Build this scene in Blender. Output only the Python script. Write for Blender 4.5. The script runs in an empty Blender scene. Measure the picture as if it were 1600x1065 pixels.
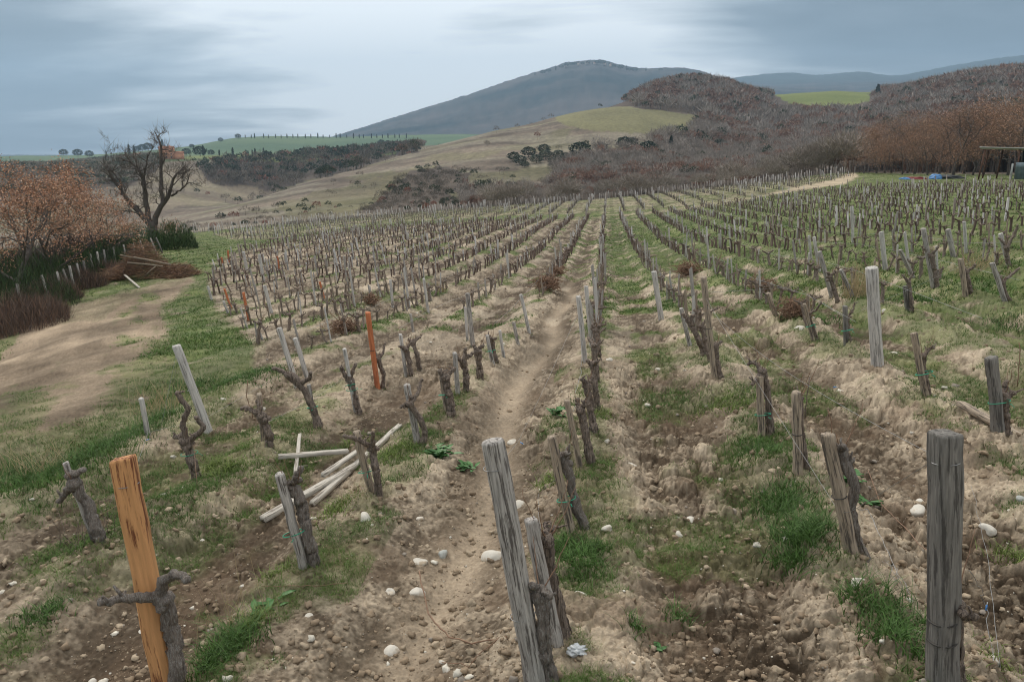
import bpy, math, random
import numpy as np
from mathutils import Vector, Matrix, Quaternion
SC = bpy.context.scene
COL = SC.collection
R = math.radians
# ------------------------------------------------------------------ camera
F, CX, CY, H = 1200.0, 800.0, 532.5, 2.85
TILT = math.atan(282.5 / F)
YAW = math.atan(149 * math.cos(TILT) / F)
cam = bpy.data.cameras.new('camera'); cam.sensor_width = 36.0; cam.lens = 36.0 * F / 1600
cam.clip_start = 0.05; cam.clip_end = 40000
co = bpy.data.objects.new('camera', cam); COL.objects.link(co)
co.location = (0, 0, H); co.rotation_euler = (math.pi / 2 - TILT, 0, YAW)
SC.camera = co
# ------------------------------------------------------------------ view, sky, sun
SC.view_settings.view_transform = 'Standard'; SC.view_settings.look = 'None'
SC.view_settings.exposure = 0.33; SC.view_settings.gamma = 1.0
SC.cycles.filter_width = 1.1; SC.cycles.use_denoising = True; SC.cycles.use_adaptive_sampling = False
SUN_EL, SUN_AZ = 40.0, -38.0
wd = bpy.data.worlds.new('World'); SC.world = wd; wd.use_nodes = True
nt = wd.node_tree; nt.nodes.clear()
def N(tree, t, **kw):
    n = tree.nodes.new(t)
    for k, v in kw.items(): setattr(n, k, v)
    return n
def lk(tree, a, b): tree.links.new(a, b)
def mth(tree, op, a, b=None, c=None, clamp=False):
    n = N(tree, 'ShaderNodeMath', operation=op); n.use_clamp = clamp
    for i, v in enumerate((a, b, c)):
        if v is None: continue
        if isinstance(v, (int, float)): n.inputs[i].default_value = v
        else: lk(tree, v, n.inputs[i])
    return n.outputs[0]
def mixc(tree, f, a, b, bt='MIX'):
    n = N(tree, 'ShaderNodeMix', data_type='RGBA', blend_type=bt)
    for i, v in ((0, f), (6, a), (7, b)):
        if isinstance(v, (int, float)): n.inputs[i].default_value = v
        elif isinstance(v, (tuple, list)): n.inputs[i].default_value = (*v[:3], 1)
        else: lk(tree, v, n.inputs[i])
    return n.outputs[2]
def mrange(tree, v, a, b, c=0.0, d=1.0, smooth=True):
    n = N(tree, 'ShaderNodeMapRange'); n.interpolation_type = 'SMOOTHSTEP' if smooth else 'LINEAR'
    lk(tree, v, n.inputs[0])
    for i, x in enumerate((a, b, c, d)): n.inputs[i + 1].default_value = x
    return n.outputs[0]
def pix2dir(px, py):
    v = Vector(((px - CX) / F, -(py - CY) / F, -1.0))
    v.rotate(co.rotation_euler); return v.normalized()
tc = N(nt, 'ShaderNodeTexCoord'); sep = N(nt, 'ShaderNodeSeparateXYZ'); lk(nt, tc.outputs['Generated'], sep.inputs[0])
zz = mth(nt, 'MAXIMUM', sep.outputs[2], 0.0)
den = mth(nt, 'ADD', zz, 0.09)
cmb = N(nt, 'ShaderNodeCombineXYZ')
lk(nt, mth(nt, 'DIVIDE', sep.outputs[0], den), cmb.inputs[0]); lk(nt, mth(nt, 'DIVIDE', sep.outputs[1], den), cmb.inputs[1])
mp = N(nt, 'ShaderNodeMapping'); mp.inputs['Scale'].default_value = (0.5, 0.85, 1); mp.inputs['Rotation'].default_value = (0, 0, R(-18)); mp.inputs['Location'].default_value = (1.3, 0.4, 0)
lk(nt, cmb.outputs[0], mp.inputs[0])
n1 = N(nt, 'ShaderNodeTexNoise'); n1.inputs['Scale'].default_value = 1.0; n1.inputs['Detail'].default_value = 10; n1.inputs['Roughness'].default_value = 0.56; n1.inputs['Distortion'].default_value = 0.35
lk(nt, mp.outputs[0], n1.inputs['Vector'])
mp2 = N(nt, 'ShaderNodeMapping'); mp2.inputs['Scale'].default_value = (1.3, 2.0, 1); mp2.inputs['Rotation'].default_value = (0, 0, R(12)); lk(nt, cmb.outputs[0], mp2.inputs[0])
n2 = N(nt, 'ShaderNodeTexNoise'); n2.inputs['Scale'].default_value = 1.0; n2.inputs['Detail'].default_value = 6; n2.inputs['Roughness'].default_value = 0.55
lk(nt, mp2.outputs[0], n2.inputs['Vector'])
def lobe(px, py, k0, k1):
    d = pix2dir(px, py); vm = N(nt, 'ShaderNodeVectorMath', operation='DOT_PRODUCT'); lk(nt, tc.outputs['Generated'], vm.inputs[0]); vm.inputs[1].default_value = d
    return mrange(nt, vm.outputs['Value'], k0, k1)
c = mth(nt, 'ADD', mth(nt, 'MULTIPLY', mrange(nt, n1.outputs[0], 0.3, 0.7, smooth=False), 0.58), mth(nt, 'MULTIPLY', n2.outputs[0], 0.44))
c = mth(nt, 'ADD', c, mth(nt, 'MULTIPLY', lobe(650, 20, 0.88, 1.0), 0.60))
c = mth(nt, 'ADD', c, mth(nt, 'MULTIPLY', lobe(1110, 90, 0.97, 1.0), 0.22))
c = mth(nt, 'SUBTRACT', c, mth(nt, 'MULTIPLY', lobe(1560, -40, 0.92, 1.0), 0.34))
c = mth(nt, 'SUBTRACT', c, mth(nt, 'MULTIPLY', lobe(60, -60, 0.93, 1.0), 0.22))
c = mth(nt, 'SUBTRACT', c, mth(nt, 'MULTIPLY', lobe(60, 160, 0.95, 1.0), 0.06), clamp=True)
rp = N(nt, 'ShaderNodeValToRGB'); lk(nt, c, rp.inputs[0])
el = rp.color_ramp.elements
el[0].position = 0.1; el[0].color = (0.12, 0.148, 0.178, 1)
el[1].position = 1.0; el[1].color = (1.20, 1.23, 1.25, 1)
e = el.new(0.42); e.color = (0.235, 0.277, 0.318, 1)
e = el.new(0.68); e.color = (0.60, 0.65, 0.69, 1)
zen = mrange(nt, sep.outputs[2], 0.24, 0.8, 1.0, 2.5)
bgc = N(nt, 'ShaderNodeBackground'); lk(nt, mixc(nt, mrange(nt, sep.outputs[2], 0.24, 0.5), rp.outputs[0], (0.51, 0.50, 0.475)), bgc.inputs[0]); lk(nt, zen, bgc.inputs[1])
sky = N(nt, 'ShaderNodeTexSky', sky_type='NISHITA'); sky.sun_disc = False; sky.sun_elevation = R(SUN_EL); sky.sun_rotation = R(SUN_AZ); sky.air_density = 1.2; sky.dust_density = 2.0
bgs = N(nt, 'ShaderNodeBackground'); lk(nt, sky.outputs[0], bgs.inputs[0]); bgs.inputs[1].default_value = 0.06
mx = N(nt, 'ShaderNodeMixShader'); mx.inputs[0].default_value = 0.9; lk(nt, bgs.outputs[0], mx.inputs[1]); lk(nt, bgc.outputs[0], mx.inputs[2])
wo = N(nt, 'ShaderNodeOutputWorld'); lk(nt, mx.outputs[0], wo.inputs[0])
sl = bpy.data.lights.new('sun', 'SUN'); sl.energy = 1.5; sl.angle = R(10); sl.color = (1.0, 0.93, 0.84)
so = bpy.data.objects.new('sun', sl); COL.objects.link(so)
sd = Vector((math.sin(R(SUN_AZ)) * math.cos(R(SUN_EL)), math.cos(R(SUN_AZ)) * math.cos(R(SUN_EL)), math.sin(R(SUN_EL))))
so.rotation_euler = sd.to_track_quat('Z', 'Y').to_euler(); so.location = (0, 0, 60)

# ------------------------------------------------------------------ noise
def hsh(ix, iy, seed):
    with np.errstate(over='ignore'):
        h = (ix.astype(np.int64) * 374761393 + iy.astype(np.int64) * 668265263 + seed * 1274126177) & 0xFFFFFFFF
        h = ((h ^ (h >> 13)) * 1274126177) & 0xFFFFFFFF
        h = ((h ^ (h >> 16)) * 2246822519) & 0xFFFFFFFF
        h = h ^ (h >> 15)
    return (h & 0xFFFFFF) / float(0xFFFFFF)
def vn(x, y, seed=0):
    x = np.asarray(x, float); y = np.asarray(y, float)
    ix = np.floor(x); iy = np.floor(y); fx = x - ix; fy = y - iy
    fx = fx * fx * fx * (fx * (fx * 6 - 15) + 10); fy = fy * fy * fy * (fy * (fy * 6 - 15) + 10)
    a = hsh(ix, iy, seed); b = hsh(ix + 1, iy, seed); c_ = hsh(ix, iy + 1, seed); d = hsh(ix + 1, iy + 1, seed)
    return (a * (1 - fx) + b * fx) * (1 - fy) + (c_ * (1 - fx) + d * fx) * fy
def fbm(x, y, o=4, seed=0, g=0.5):
    x = np.asarray(x, float); y = np.asarray(y, float)
    s = 0; a = 1; t = 0
    for i in range(o):
        s = s + a * vn(x * 2 ** i + 17.3 * i, y * 2 ** i - 9.1 * i, seed + i); t += a; a *= g
    return s / t
def worley(x, y, seed=0):
    ix = np.floor(x); iy = np.floor(y)
    best = np.full(np.shape(x), 9.0); sec = best.copy(); rid = np.zeros(np.shape(x))
    for dx in (-1, 0, 1):
        for dy in (-1, 0, 1):
            jx = ix + dx; jy = iy + dy
            px = jx + 0.15 + 0.7 * hsh(jx, jy, seed); py = jy + 0.15 + 0.7 * hsh(jx, jy, seed + 7)
            d = np.hypot(x - px, y - py); m = d < best
            sec = np.where(m, best, np.minimum(sec, d)); best = np.where(m, d, best); rid = np.where(m, hsh(jx, jy, seed + 13), rid)
    return best, rid, sec - best
def sst(a, b, x):
    t = np.clip((x - a) / (b - a), 0, 1); return t * t * (3 - 2 * t)

# ------------------------------------------------------------------ terrain: rings of (distance, where its ground shows)
RM = np.array(co.rotation_euler.to_matrix())
def px_az_e(px, py):
    v = RM @ np.array([(px - CX) / F, -(py - CY) / F, -1.0])
    return math.atan2(v[0], v[1]), v[2] / math.hypot(v[0], v[1])
def topix(x, y, z):
    p = np.stack([np.asarray(x, float), np.asarray(y, float), np.asarray(z, float) - H], -1) @ RM
    w = np.where(p[..., 2] < -1e-3, -p[..., 2], 1e-3)
    return CX + F * p[..., 0] / w, CY - F * p[..., 1] / w, p[..., 2] < -1e-3
M_ = [(-300, 372), (150, 366), (250, 356), (300, 340), (400, 311), (480, 284), (560, 263), (640, 239), (700, 223), (760, 207), (830, 194), (880, 181), (970, 166), (1100, 178)]
RINGS = [
 (24, [(-300, 640), (0, 570), (110, 540), (250, 517), (400, 500), (665, 484), (950, 462), (1150, 446), (1380, 424), (1600, 408), (1900, 392)]),
 (46, [(-300, 500), (0, 465), (110, 449), (250, 432), (400, 423), (600, 409), (945, 396), (1250, 366), (1400, 353), (1600, 342), (1900, 330)]),
 (70, [(-300, 455), (0, 422), (110, 407), (250, 391), (400, 383), (620, 367), (945, 359), (1250, 328), (1400, 318), (1600, 306), (1900, 296)]),
 (100, [(-300, 430), (0, 398), (250, 375), (400, 369), (620, 350), (945, 337), (1240, 305), (1400, 294), (1600, 286), (1900, 280)]),
 (125, [(-300, 425), (0, 392), (280, 366), (450, 353), (620, 340), (945, 321), (1240, 287), (1340, 282), (1450, 282), (1600, 280), (1900, 276)]),
 (155, [(-300, 424), (0, 391), (280, 366), (450, 349), (600, 336), (760, 323), (950, 310), (1100, 294), (1200, 284), (1330, 270), (1450, 273), (1600, 274), (1900, 272)]),
 (235, [(-300, 424), (0, 395), (280, 376), (600, 348), (950, 322), (1200, 296), (1330, 280), (1450, 268), (1600, 266), (1900, 266)]),
 (330, [(-300, 376), (150, 368), (250, 359), (300, 354), (400, 342), (600, 318), (760, 306), (950, 292), (1200, 274), (1340, 262), (1450, 252), (1600, 250), (1900, 250)]),
 (([-300, 250, 400, 640, 970, 1100, 1300, 1900], [330.1 + 60, 400, 480, 600, 760, 760, 600, 560]), M_ + [(1150, 200), (1200, 214), (1300, 220), (1450, 205), (1600, 190), (1900, 180)]),
 (([-300, 250, 640, 970, 1300, 1900], [560, 560, 700, 860, 800, 760]), [(-300, 320), (0, 312), (250, 318), (330, 316), (400, 322), (560, 276), (700, 232), (830, 203), (930, 184), (970, 172), (1040, 162), (1110, 160), (1200, 178), (1300, 186), (1450, 170), (1600, 150), (1900, 140)]),
 (([-300, 640, 1900], [900, 950, 1050]), [(-300, 262), (0, 262), (150, 262), (250, 248), (340, 246), (420, 243), (520, 240), (600, 236), (660, 229), (740, 226), (880, 192), (930, 176), (985, 156), (1030, 138), (1075, 130), (1120, 134), (1160, 146), (1200, 158), (1240, 166), (1300, 166), (1370, 162), (1450, 138), (1530, 122), (1600, 115), (1900, 105)]),
 (1450, [(-300, 262), (0, 262), (250, 243), (340, 240), (420, 238), (600, 229), (700, 226), (880, 205), (1000, 170), (1120, 150), (1200, 149), (1300, 143), (1365, 145), (1450, 138), (1600, 122), (1900, 112)]),
 (2000, [(-300, 247), (0, 244), (120, 243), (200, 238), (260, 233), (300, 228), (370, 216), (430, 213), (520, 214), (640, 211), (720, 210), (880, 214), (1100, 170), (1200, 160), (1300, 150), (1600, 130), (1900, 120)]),
 (2900, [(-300, 262), (0, 256), (430, 228), (640, 222), (880, 200), (1200, 170), (1600, 140), (1900, 125)]),
 (4600, [(-300, 252), (0, 247), (200, 245), (480, 226), (530, 212), (600, 190), (700, 159), (790, 128), (860, 107), (895, 97), (935, 95), (965, 102), (1000, 108), (1060, 106), (1095, 112), (1130, 126), (1180, 137), (1300, 142), (1600, 125), (1900, 115)]),
 (6000, [(-300, 252), (0, 250), (480, 236), (800, 160), (1000, 140), (1100, 136), (1600, 120), (1900, 110)]),
 (7800, [(-300, 240), (0, 243), (150, 243), (480, 232), (900, 130), (1100, 128), (1150, 122), (1225, 114), (1280, 118), (1345, 113), (1400, 119), (1440, 112), (1490, 103), (1600, 87), (1900, 70)]),
 (9300, [(-300, 256), (1900, 190)]),
]
def pchip(xk, yk, x):
    # monotone cubic; xk (K,) , yk (K, M), x (J,) -> (J, M)
    h = np.diff(xk)[:, None]; dl = np.diff(yk, axis=0) / h
    m = np.zeros_like(yk)
    s = dl[:-1] * dl[1:]; w1 = 2 * h[1:] + h[:-1]; w2 = h[1:] + 2 * h[:-1]
    with np.errstate(divide='ignore', invalid='ignore'):
        hm = (w1 + w2) / (w1 / dl[:-1] + w2 / dl[1:])
    m[1:-1] = np.where(s > 0, hm, 0); m[0] = dl[0]; m[-1] = dl[-1]
    i = np.clip(np.searchsorted(xk, x) - 1, 0, len(xk) - 2)
    t = ((x - xk[i]) / h[i, 0])[:, None]; hh = h[i]
    return (2 * t**3 - 3 * t**2 + 1) * yk[i] + (t**3 - 2 * t**2 + t) * hh * m[i] + (-2 * t**3 + 3 * t**2) * yk[i + 1] + (t**3 - t**2) * hh * m[i + 1]
AZ0, AZ1, NA = -1.05, 1.05, 900
LD0, LD1, NL = math.log(0.3), math.log(12000), 1500
AZS = np.linspace(AZ0, AZ1, NA); LDS = np.linspace(LD0, LD1, NL)
def plane_z(x, y):
    return np.where(x > 0, 0.085, 0.06) * x - 0.034 * y - 0.0008 * np.clip(y, 0, 40) ** 2 * 0.6
def build_table():
    us = []; ds = []
    for d in (0.3, 3.0, 7.0, 12.0):
        us.append(plane_z(d * np.sin(AZS), d * np.cos(AZS)) / d); ds.append(np.full(NA, math.log(d)))
    for dist, pl in RINGS:
        a = np.array([px_az_e(*p) for p in pl])
        e = pchip(a[:, 0], a[:, 1][:, None], np.clip(AZS, a[0, 0], a[-1, 0]))[:, 0]
        if isinstance(dist, tuple):
            pa = np.array([px_az_e(q, 250)[0] for q in dist[0]])
            D = np.interp(AZS, pa, dist[1])
        else: D = np.full(NA, float(dist))
        us.append(e + H / D); ds.append(np.log(D))
    U = np.zeros((NA, NL)); us = np.array(us); ds = np.array(ds)
    for i in range(NA):
        U[i] = pchip(ds[:, i], us[:, i:i + 1], LDS)[:, 0]
    # soften across azimuth
    k = np.array([1, 3, 4, 3, 1.]); k /= k.sum()
    Up = np.pad(U, ((2, 2), (0, 0)), mode='edge')
    return sum(k[j] * Up[j:j + NA] for j in range(5))
U = build_table()
def macro(x, y):
    x = np.asarray(x, float); y = np.asarray(y, float)
    d = np.maximum(np.hypot(x, y), 0.31); az = np.arctan2(x, y)
    a = np.clip((az - AZ0) / (AZ1 - AZ0) * (NA - 1), 0, NA - 1.001); l = np.clip((np.log(d) - LD0) / (LD1 - LD0) * (NL - 1), 0, NL - 1.001)
    ia = a.astype(int); il = l.astype(int); fa = a - ia; fl = l - il
    u = (U[ia, il] * (1 - fa) + U[ia + 1, il] * fa) * (1 - fl) + (U[ia, il + 1] * (1 - fa) + U[ia + 1, il + 1] * fa) * fl
    return u * d
def hit(px, py, dmin=1.0):
    """where the ground shows at a place of the view: (x, y, z, distance)"""
    az, t = px_az_e(px, py)
    d = np.exp(np.linspace(math.log(dmin), math.log(11000), 6000))
    x = d * math.sin(az); y = d * math.cos(az); e = (macro(x, y) - H) / d
    k = np.nonzero(e >= t)[0]
    i = k[0] if len(k) else int(np.argmax(e))
    return float(x[i]), float(y[i]), float(e[i] * d[i] + H), float(d[i])
def inpoly(px, py, poly):
    r = np.zeros(np.shape(px), bool); n = len(poly)
    for i in range(n):
        x0, y0 = poly[i]; x1, y1 = poly[(i + 1) % n]
        if y0 == y1: continue
        r ^= ((y0 > py) != (y1 > py)) & (px < (x1 - x0) * (py - y0) / (y1 - y0) + x0)
    return r
def poly_soft(px, py, poly, s, seed=3):
    jx = (fbm(px / (6 * s), py / (3 * s), 3, seed) - 0.5) * 6 * s; jy = (fbm(px / (6 * s) + 50, py / (3 * s), 3, seed + 5) - 0.5) * 3 * s
    return inpoly(px + jx, py + jy, poly)
# ------------------------------------------------------------------ land cover, all given where it lies on the ground
ROWX0, ROWS = -0.15, 1.95
NEARFIELD = [(-400, 1500), (-250, 1000), (60, 770), (230, 697), (325, 676), (392, 590), (398, 545), (338, 480), (324, 440), (345, 410), (380, 389), (480, 369), (620, 353), (800, 343), (945, 338), (1010, 334), (1100, 322), (1240, 304), (1330, 293), (1420, 290), (1620, 289), (2200, 300), (2200, 1500)]
FIELD2 = [(330, 366), (450, 349), (600, 336), (760, 323), (950, 310), (1100, 294), (1200, 284), (1335, 270), (1335, 276), (1230, 298), (1100, 318), (1000, 329), (945, 333), (800, 337), (620, 347), (480, 363), (430, 374), (370, 376)]
TRACK = [(-600, 900), (-300, 560), (0, 505), (90, 480), (170, 462), (250, 440), (300, 425), (305, 440), (255, 480), (262, 520), (262, 560), (235, 590), (180, 625), (120, 660), (0, 700), (-300, 830)]
PATH2 = [(1335, 269), (1341, 275), (1318, 288), (1262, 296), (1215, 303), (1200, 303), (1240, 294), (1300, 281)]
PATH3 = [(1215, 300), (1215, 303), (1130, 320), (1010, 335), (945, 337), (945, 335), (1000, 333), (1100, 319)]
GF1 = [(862, 182), (900, 174), (970, 165), (1030, 172), (1108, 182), (1085, 196), (1075, 207), (1000, 209), (930, 206), (880, 196)]
GF2 = [(1208, 147), (1300, 140), (1364, 142), (1358, 158), (1330, 165), (1240, 165)]
W1 = [(858, 268), (880, 262), (930, 237), (1020, 222), (1080, 210), (1092, 196), (1108, 183), (1030, 171), (985, 165), (985, 150), (1060, 122), (1130, 128), (1200, 150), (1222, 168), (1345, 168), (1365, 140), (1460, 120), (1620, 100), (2000, 90), (2000, 284), (1640, 272), (1345, 271), (1200, 284), (1000, 305), (860, 318), (720, 326), (715, 308), (760, 300), (850, 300), (875, 285)]
W2 = [(600, 305), (640, 268), (700, 260), (735, 272), (730, 292), (700, 303), (712, 312), (860, 318), (740, 324), (640, 332), (560, 333)]
W3 = [(310, 262), (350, 252), (440, 246), (560, 236), (645, 228), (655, 238), (600, 248), (560, 263), (480, 284), (420, 300), (395, 292), (330, 290)]
W4 = [(-200, 262), (150, 245), (240, 244), (250, 262), (200, 290), (120, 300), (-200, 320)]
HED = [(640, 233), (740, 206), (830, 190), (880, 176), (985, 158), (985, 150), (880, 165), (740, 196), (640, 226)]
WOODS = [W1, W2, W3, W4, HED]
def poly_blend(px, py, poly, s, seed=3):
    return (poly_soft(px, py, poly, s, seed) * 1.0 + poly_soft(px, py, poly, s * 1.7, seed + 20) + poly_soft(px, py, poly, s * 0.6, seed + 40) + poly_soft(px, py, poly, s * 0.25, seed + 60) + poly_soft(px, py, poly, s * 2.6, seed + 80)) / 5.0
def grass_amount(x, y, px, py):
    """0..1 how grassy the ground is"""
    d = np.hypot(x, y)
    r = (x - ROWX0) / ROWS; fr = r - np.round(r); aisle = np.floor(r)
    n1 = fbm(x * 1.1, y * 0.9, 4, 11); n2 = fbm(x * 4.5, y * 4.5, 3, 31); big = fbm(x * 0.12, y * 0.12, 3, 71)
    nf = inpoly(px, py, NEARFIELD)
    row = np.exp(-(fr / 0.17) ** 2)
    g = 0.05 + 0.40 * row + 0.75 * (n1 - 0.5) * 2 + 0.5 * (n2 - 0.5) + (big - 0.5) * 0.5 - 0.02
    g = g + 0.2 * np.exp(-((np.abs(fr) - 0.40) / 0.07) ** 2) * (x > -0.2)
    g = np.where((x > 0.0) & (x < 1.2), g + 0.12 * np.exp(-((x - 0.75) / 0.22) ** 2), g)
    g = g + 0.34 * np.exp(-(((x - 0.12) / 0.3) ** 2 + ((y - 6.0) / 2.2) ** 2)) + 0.5 * np.exp(-(((x - 1.35) / 0.33) ** 2 + ((y - 6.6) / 1.9) ** 2))
    g = g + 0.3 * sst(10, 30, d) * sst(2.0, 8.0, x) + 0.22 * sst(25, 60, d) * sst(0.3, 3, x) + 0.2 * sst(10, 24, d) * (x > 0) - 0.14 * sst(9, 16, d) * sst(-1, -3, x)
    g = np.where((x < -1.7) & (y < 5.2) & (x > -2.9) , g + 0.22, g)
    g = np.where((x > -1.75) & (x < -0.75) & (y < 30), g - 0.6, g)      # muddy wheel rut
    ga = sst(0.28, 0.62, g + 0.18)
    head = sst(0.30, 0.55, n1 + 0.22 + 0.3 * (n2 - 0.5))
    nfb = poly_blend(px, py, NEARFIELD, 5); ga = ga * nfb + head * (1 - nfb)
    tr = poly_blend(px, py, TRACK, 9)
    ga = ga * (1 - tr) + tr * ga * sst(0.52, 0.70, fbm((x * 0.83 + y * 0.56) * 1.1, (y * 0.83 - x * 0.56) * 0.2, 4, 91) + 0.25 * (n2 - 0.5)) * 0.8
    f2 = inpoly(px, py, FIELD2)
    ga = np.where(f2, np.clip(0.35 + 1.2 * (fbm(x * .5, y * .2, 3, 5) - 0.35), 0, 1), ga)
    ga = ga * (1 - poly_blend(px, py, PATH2, 1.5) * 0.95) * (1 - poly_blend(px, py, PATH3, 1.2) * 0.6)
    return ga
def micro(x, y):
    """furrows, clods and crumbs, in metres"""
    x = np.asarray(x, float); y = np.asarray(y, float); d = np.hypot(x, y)
    fade = 1 - sst(60, 130, d)
    wob = (fbm(x * 0.3, y * 0.25, 2, 201) - 0.5) * 0.35
    r = (x + wob - ROWX0) / ROWS; fr = r - np.round(r)
    z = 0.075 * np.cos(2 * np.pi * fr) - 0.05 * np.exp(-((np.abs(fr) - 0.30) / 0.07) ** 2)
    z = z + 0.07 * (fbm(x * 1.3, y * 0.7, 3, 211) - 0.5) + 0.05 * (fbm(x * 4, y * 3, 3, 221) - 0.5)
    infield = sst(-6.6, -5.6, x + 0.22 * np.clip(y - 10, 0, 100)) 
    rough = np.clip(0.45 + 1.5 * (fbm(x * 0.8, y * 0.5, 3, 231) - 0.4), 0.12, 1)
    rut = np.exp(-((x + 1.2 + 0.15 * np.sin(y * 0.7)) / 0.24) ** 2)
    z = z - 0.09 * rut
    rough = rough * (1 - 0.92 * rut) * (0.25 + 0.75 * infield) * np.where(x > 0.2, 1.15, 0.8)
    near = 1 - sst(22, 45, d)
    wx = x + 0.05 * (fbm(x * 9, y * 9, 2, 241) - 0.5); wy = y + 0.05 * (fbm(x * 9 + 7, y * 9, 2, 251) - 0.5)
    for cell, h, cut, sd_ in ((0.30, 0.10, 0.62, 301), (0.15, 0.07, 0.45, 311), (0.07, 0.038, 0.3, 321), (0.033, 0.016, 0.2, 331)):
        f, rid, ed = worley(wx / cell, wy / cell, sd_)
        b = sst(0.0, 0.2, ed) * (1 - 0.35 * f)
        z = z + np.where(rid > cut, b * h * (0.25 + 0.75 * (rid - cut) / (1 - cut)), 0) * rough * near
    z = z + 0.035 * (fbm(x * 14, y * 14, 3, 261) - 0.5) * rough * near + 0.012 * (fbm(x * 40, y * 40, 2, 271) - 0.5) * near
    return z * fade * np.where(infield < 1, 0.35 + 0.65 * infield, 1)
def ground(x, y): return macro(x, y) + micro(x, y)
def gz(x, y): return float(ground(np.array([x]), np.array([y]))[0])

def lerp3(a, b, t): return a * (1 - t[..., None]) + b * t[..., None]
def cover_colour(x, y, z, zm):
    px, py, ok = topix(x, y, z)
    px = np.where(ok, px, -900); py = np.where(ok, py, 1400)
    d = np.hypot(x, y); n = x.shape
    nA = fbm(x * 0.9, y * 0.7, 4, 401); nB = fbm(x * 6, y * 6, 3, 411); nC = fbm(x * 30, y * 30, 2, 421)
    V = lambda *c_: np.broadcast_to(np.array(c_, float), n + (3,))
    lo = V(0.085, 0.062, 0.042); hi = V(0.435, 0.355, 0.262)
    t = np.clip(0.42 + 1.0 * (nA - 0.5) + 1.1 * (nB - 0.5) + 1.1 * (nC - 0.5) + 4.2 * np.clip(zm, -0.09, 0.12), 0, 1)  # pits darker, clod tops paler by height: crevice shade put into the colour
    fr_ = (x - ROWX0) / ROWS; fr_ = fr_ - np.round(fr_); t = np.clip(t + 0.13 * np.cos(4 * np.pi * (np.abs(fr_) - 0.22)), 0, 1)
    t = np.where(x < -2.0, t * 0.8, t * 0.97)
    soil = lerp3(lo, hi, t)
    dark = sst(0.54, 0.66, fbm(x * 1.7 + 31, y * 1.3, 4, 431)) * (1 - sst(6, 22, d))
    soil = lerp3(soil, V(0.13, 0.09, 0.06), dark * 0.55)
    rut = np.exp(-((x + 1.2 + 0.15 * np.sin(y * 0.7)) / 0.25) ** 2) * (1 - sst(20, 40, d))
    soil = lerp3(soil, V(0.34, 0.27, 0.195) * (0.85 + 0.3 * nA[..., None]), rut * 0.85)
    pale = sst(0.55, 0.7, fbm(x * 2.2, y * 0.6, 3, 441)) * sst(8, 20, d)
    soil = lerp3(soil, V(0.50, 0.42, 0.32), pale * 0.4)
    tr = poly_blend(px, py, TRACK, 9)
    trk = lerp3(V(0.12, 0.088, 0.06), V(0.31, 0.24, 0.17), np.clip(0.5 + 1.6 * (fbm(x * 0.8, y * 0.5, 4, 451) - 0.5) + 0.5 * (nC - 0.5), 0, 1))
    rl = fbm((x * 0.83 + y * 0.56) * 2.2, (y * 0.83 - x * 0.56) * 0.16, 3, 455); trk = trk * (0.72 + 0.56 * rl[..., None]); soil = lerp3(soil, trk, tr)
    soil = lerp3(soil, V(0.42, 0.34, 0.24), poly_blend(px, py, PATH2, 1.5) + 0.5 * poly_blend(px, py, PATH3, 1.2) * (1 - poly_blend(px, py, PATH2, 1.5)))
    ga = grass_amount(x, y, px, py)
    gcol = lerp3(V(0.05, 0.09, 0.022), V(0.125, 0.165, 0.045), np.clip(0.5 + 1.6 * (fbm(x * 1.5, y * 1.2, 4, 461) - 0.5) + 0.4 * (nC - .5), 0, 1))
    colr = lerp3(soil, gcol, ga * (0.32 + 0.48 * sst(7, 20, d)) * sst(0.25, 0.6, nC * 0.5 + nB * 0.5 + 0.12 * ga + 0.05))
    # beyond the fields
    far = sst(150, 175, d)
    s1 = fbm(x * 0.012, y * 0.03, 5, 501); s2 = fbm(x * 0.05, y * 0.09, 4, 511); s3 = fbm(px / 34 , py / 5, 4, 521)
    mead = lerp3(V(0.095, 0.074, 0.058), V(0.205, 0.165, 0.125), np.clip(0.42 + 1.6 * (s1 - 0.5) + 1.3 * (s2 - 0.5), 0, 1))
    mead = lerp3(mead, V(0.16, 0.165, 0.07), sst(0.54, 0.66, fbm(x * 0.02 + 9, y * 0.025, 4, 531)) * 0.35)
    mead = lerp3(mead, V(0.27, 0.24, 0.18), sst(0.52, 0.66, fbm(x * 0.016 + 3, y * 0.06, 4, 541)) * 0.55)
    mead = mead * (0.72 + 0.56 * fbm(x * 0.25, y * 0.25, 4, 545, 0.7))[..., None]
    farc = np.array(mead)
    def put(poly, c0, c1, s=4, freq=0.05, amt=1.0):
        nonlocal farc
        m = poly_soft(px, py, poly, s) & (d > 150)
        cc = lerp3(V(*c0), V(*c1), np.clip(0.5 + 1.8 * (fbm(x * freq, y * freq, 4, 551) - 0.5), 0, 1))
        farc = np.where(m[..., None], farc * (1 - amt) + cc * amt, farc)
    put([(430, 320), (560, 285), (640, 262), (700, 262), (620, 300), (560, 335), (450, 348)], (0.10, 0.095, 0.05), (0.19, 0.175, 0.075), 5, 0.03, 0.5)
    put([(250, 262), (420, 262), (460, 285), (380, 312), (250, 330), (150, 330)], (0.13, 0.105, 0.075), (0.27, 0.225, 0.155), 4, 0.02, 0.55)
    put(GF1, (0.15, 0.14, 0.075), (0.20, 0.185, 0.095), 1.2, 0.02)
    for w in (W1, W2, W3, W4): put(w, (0.075, 0.058, 0.048), (0.12, 0.095, 0.075), 2)
    grn = (d > 1150) & (d < 2600) & (px < 900)
    farc = np.where(grn[..., None], lerp3(V(0.075, 0.125, 0.07), V(0.11, 0.16, 0.085), np.clip(0.5 + 3 * (fbm(x * 0.006, y * 0.006, 3, 561) - 0.5), 0, 1)), farc)
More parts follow.
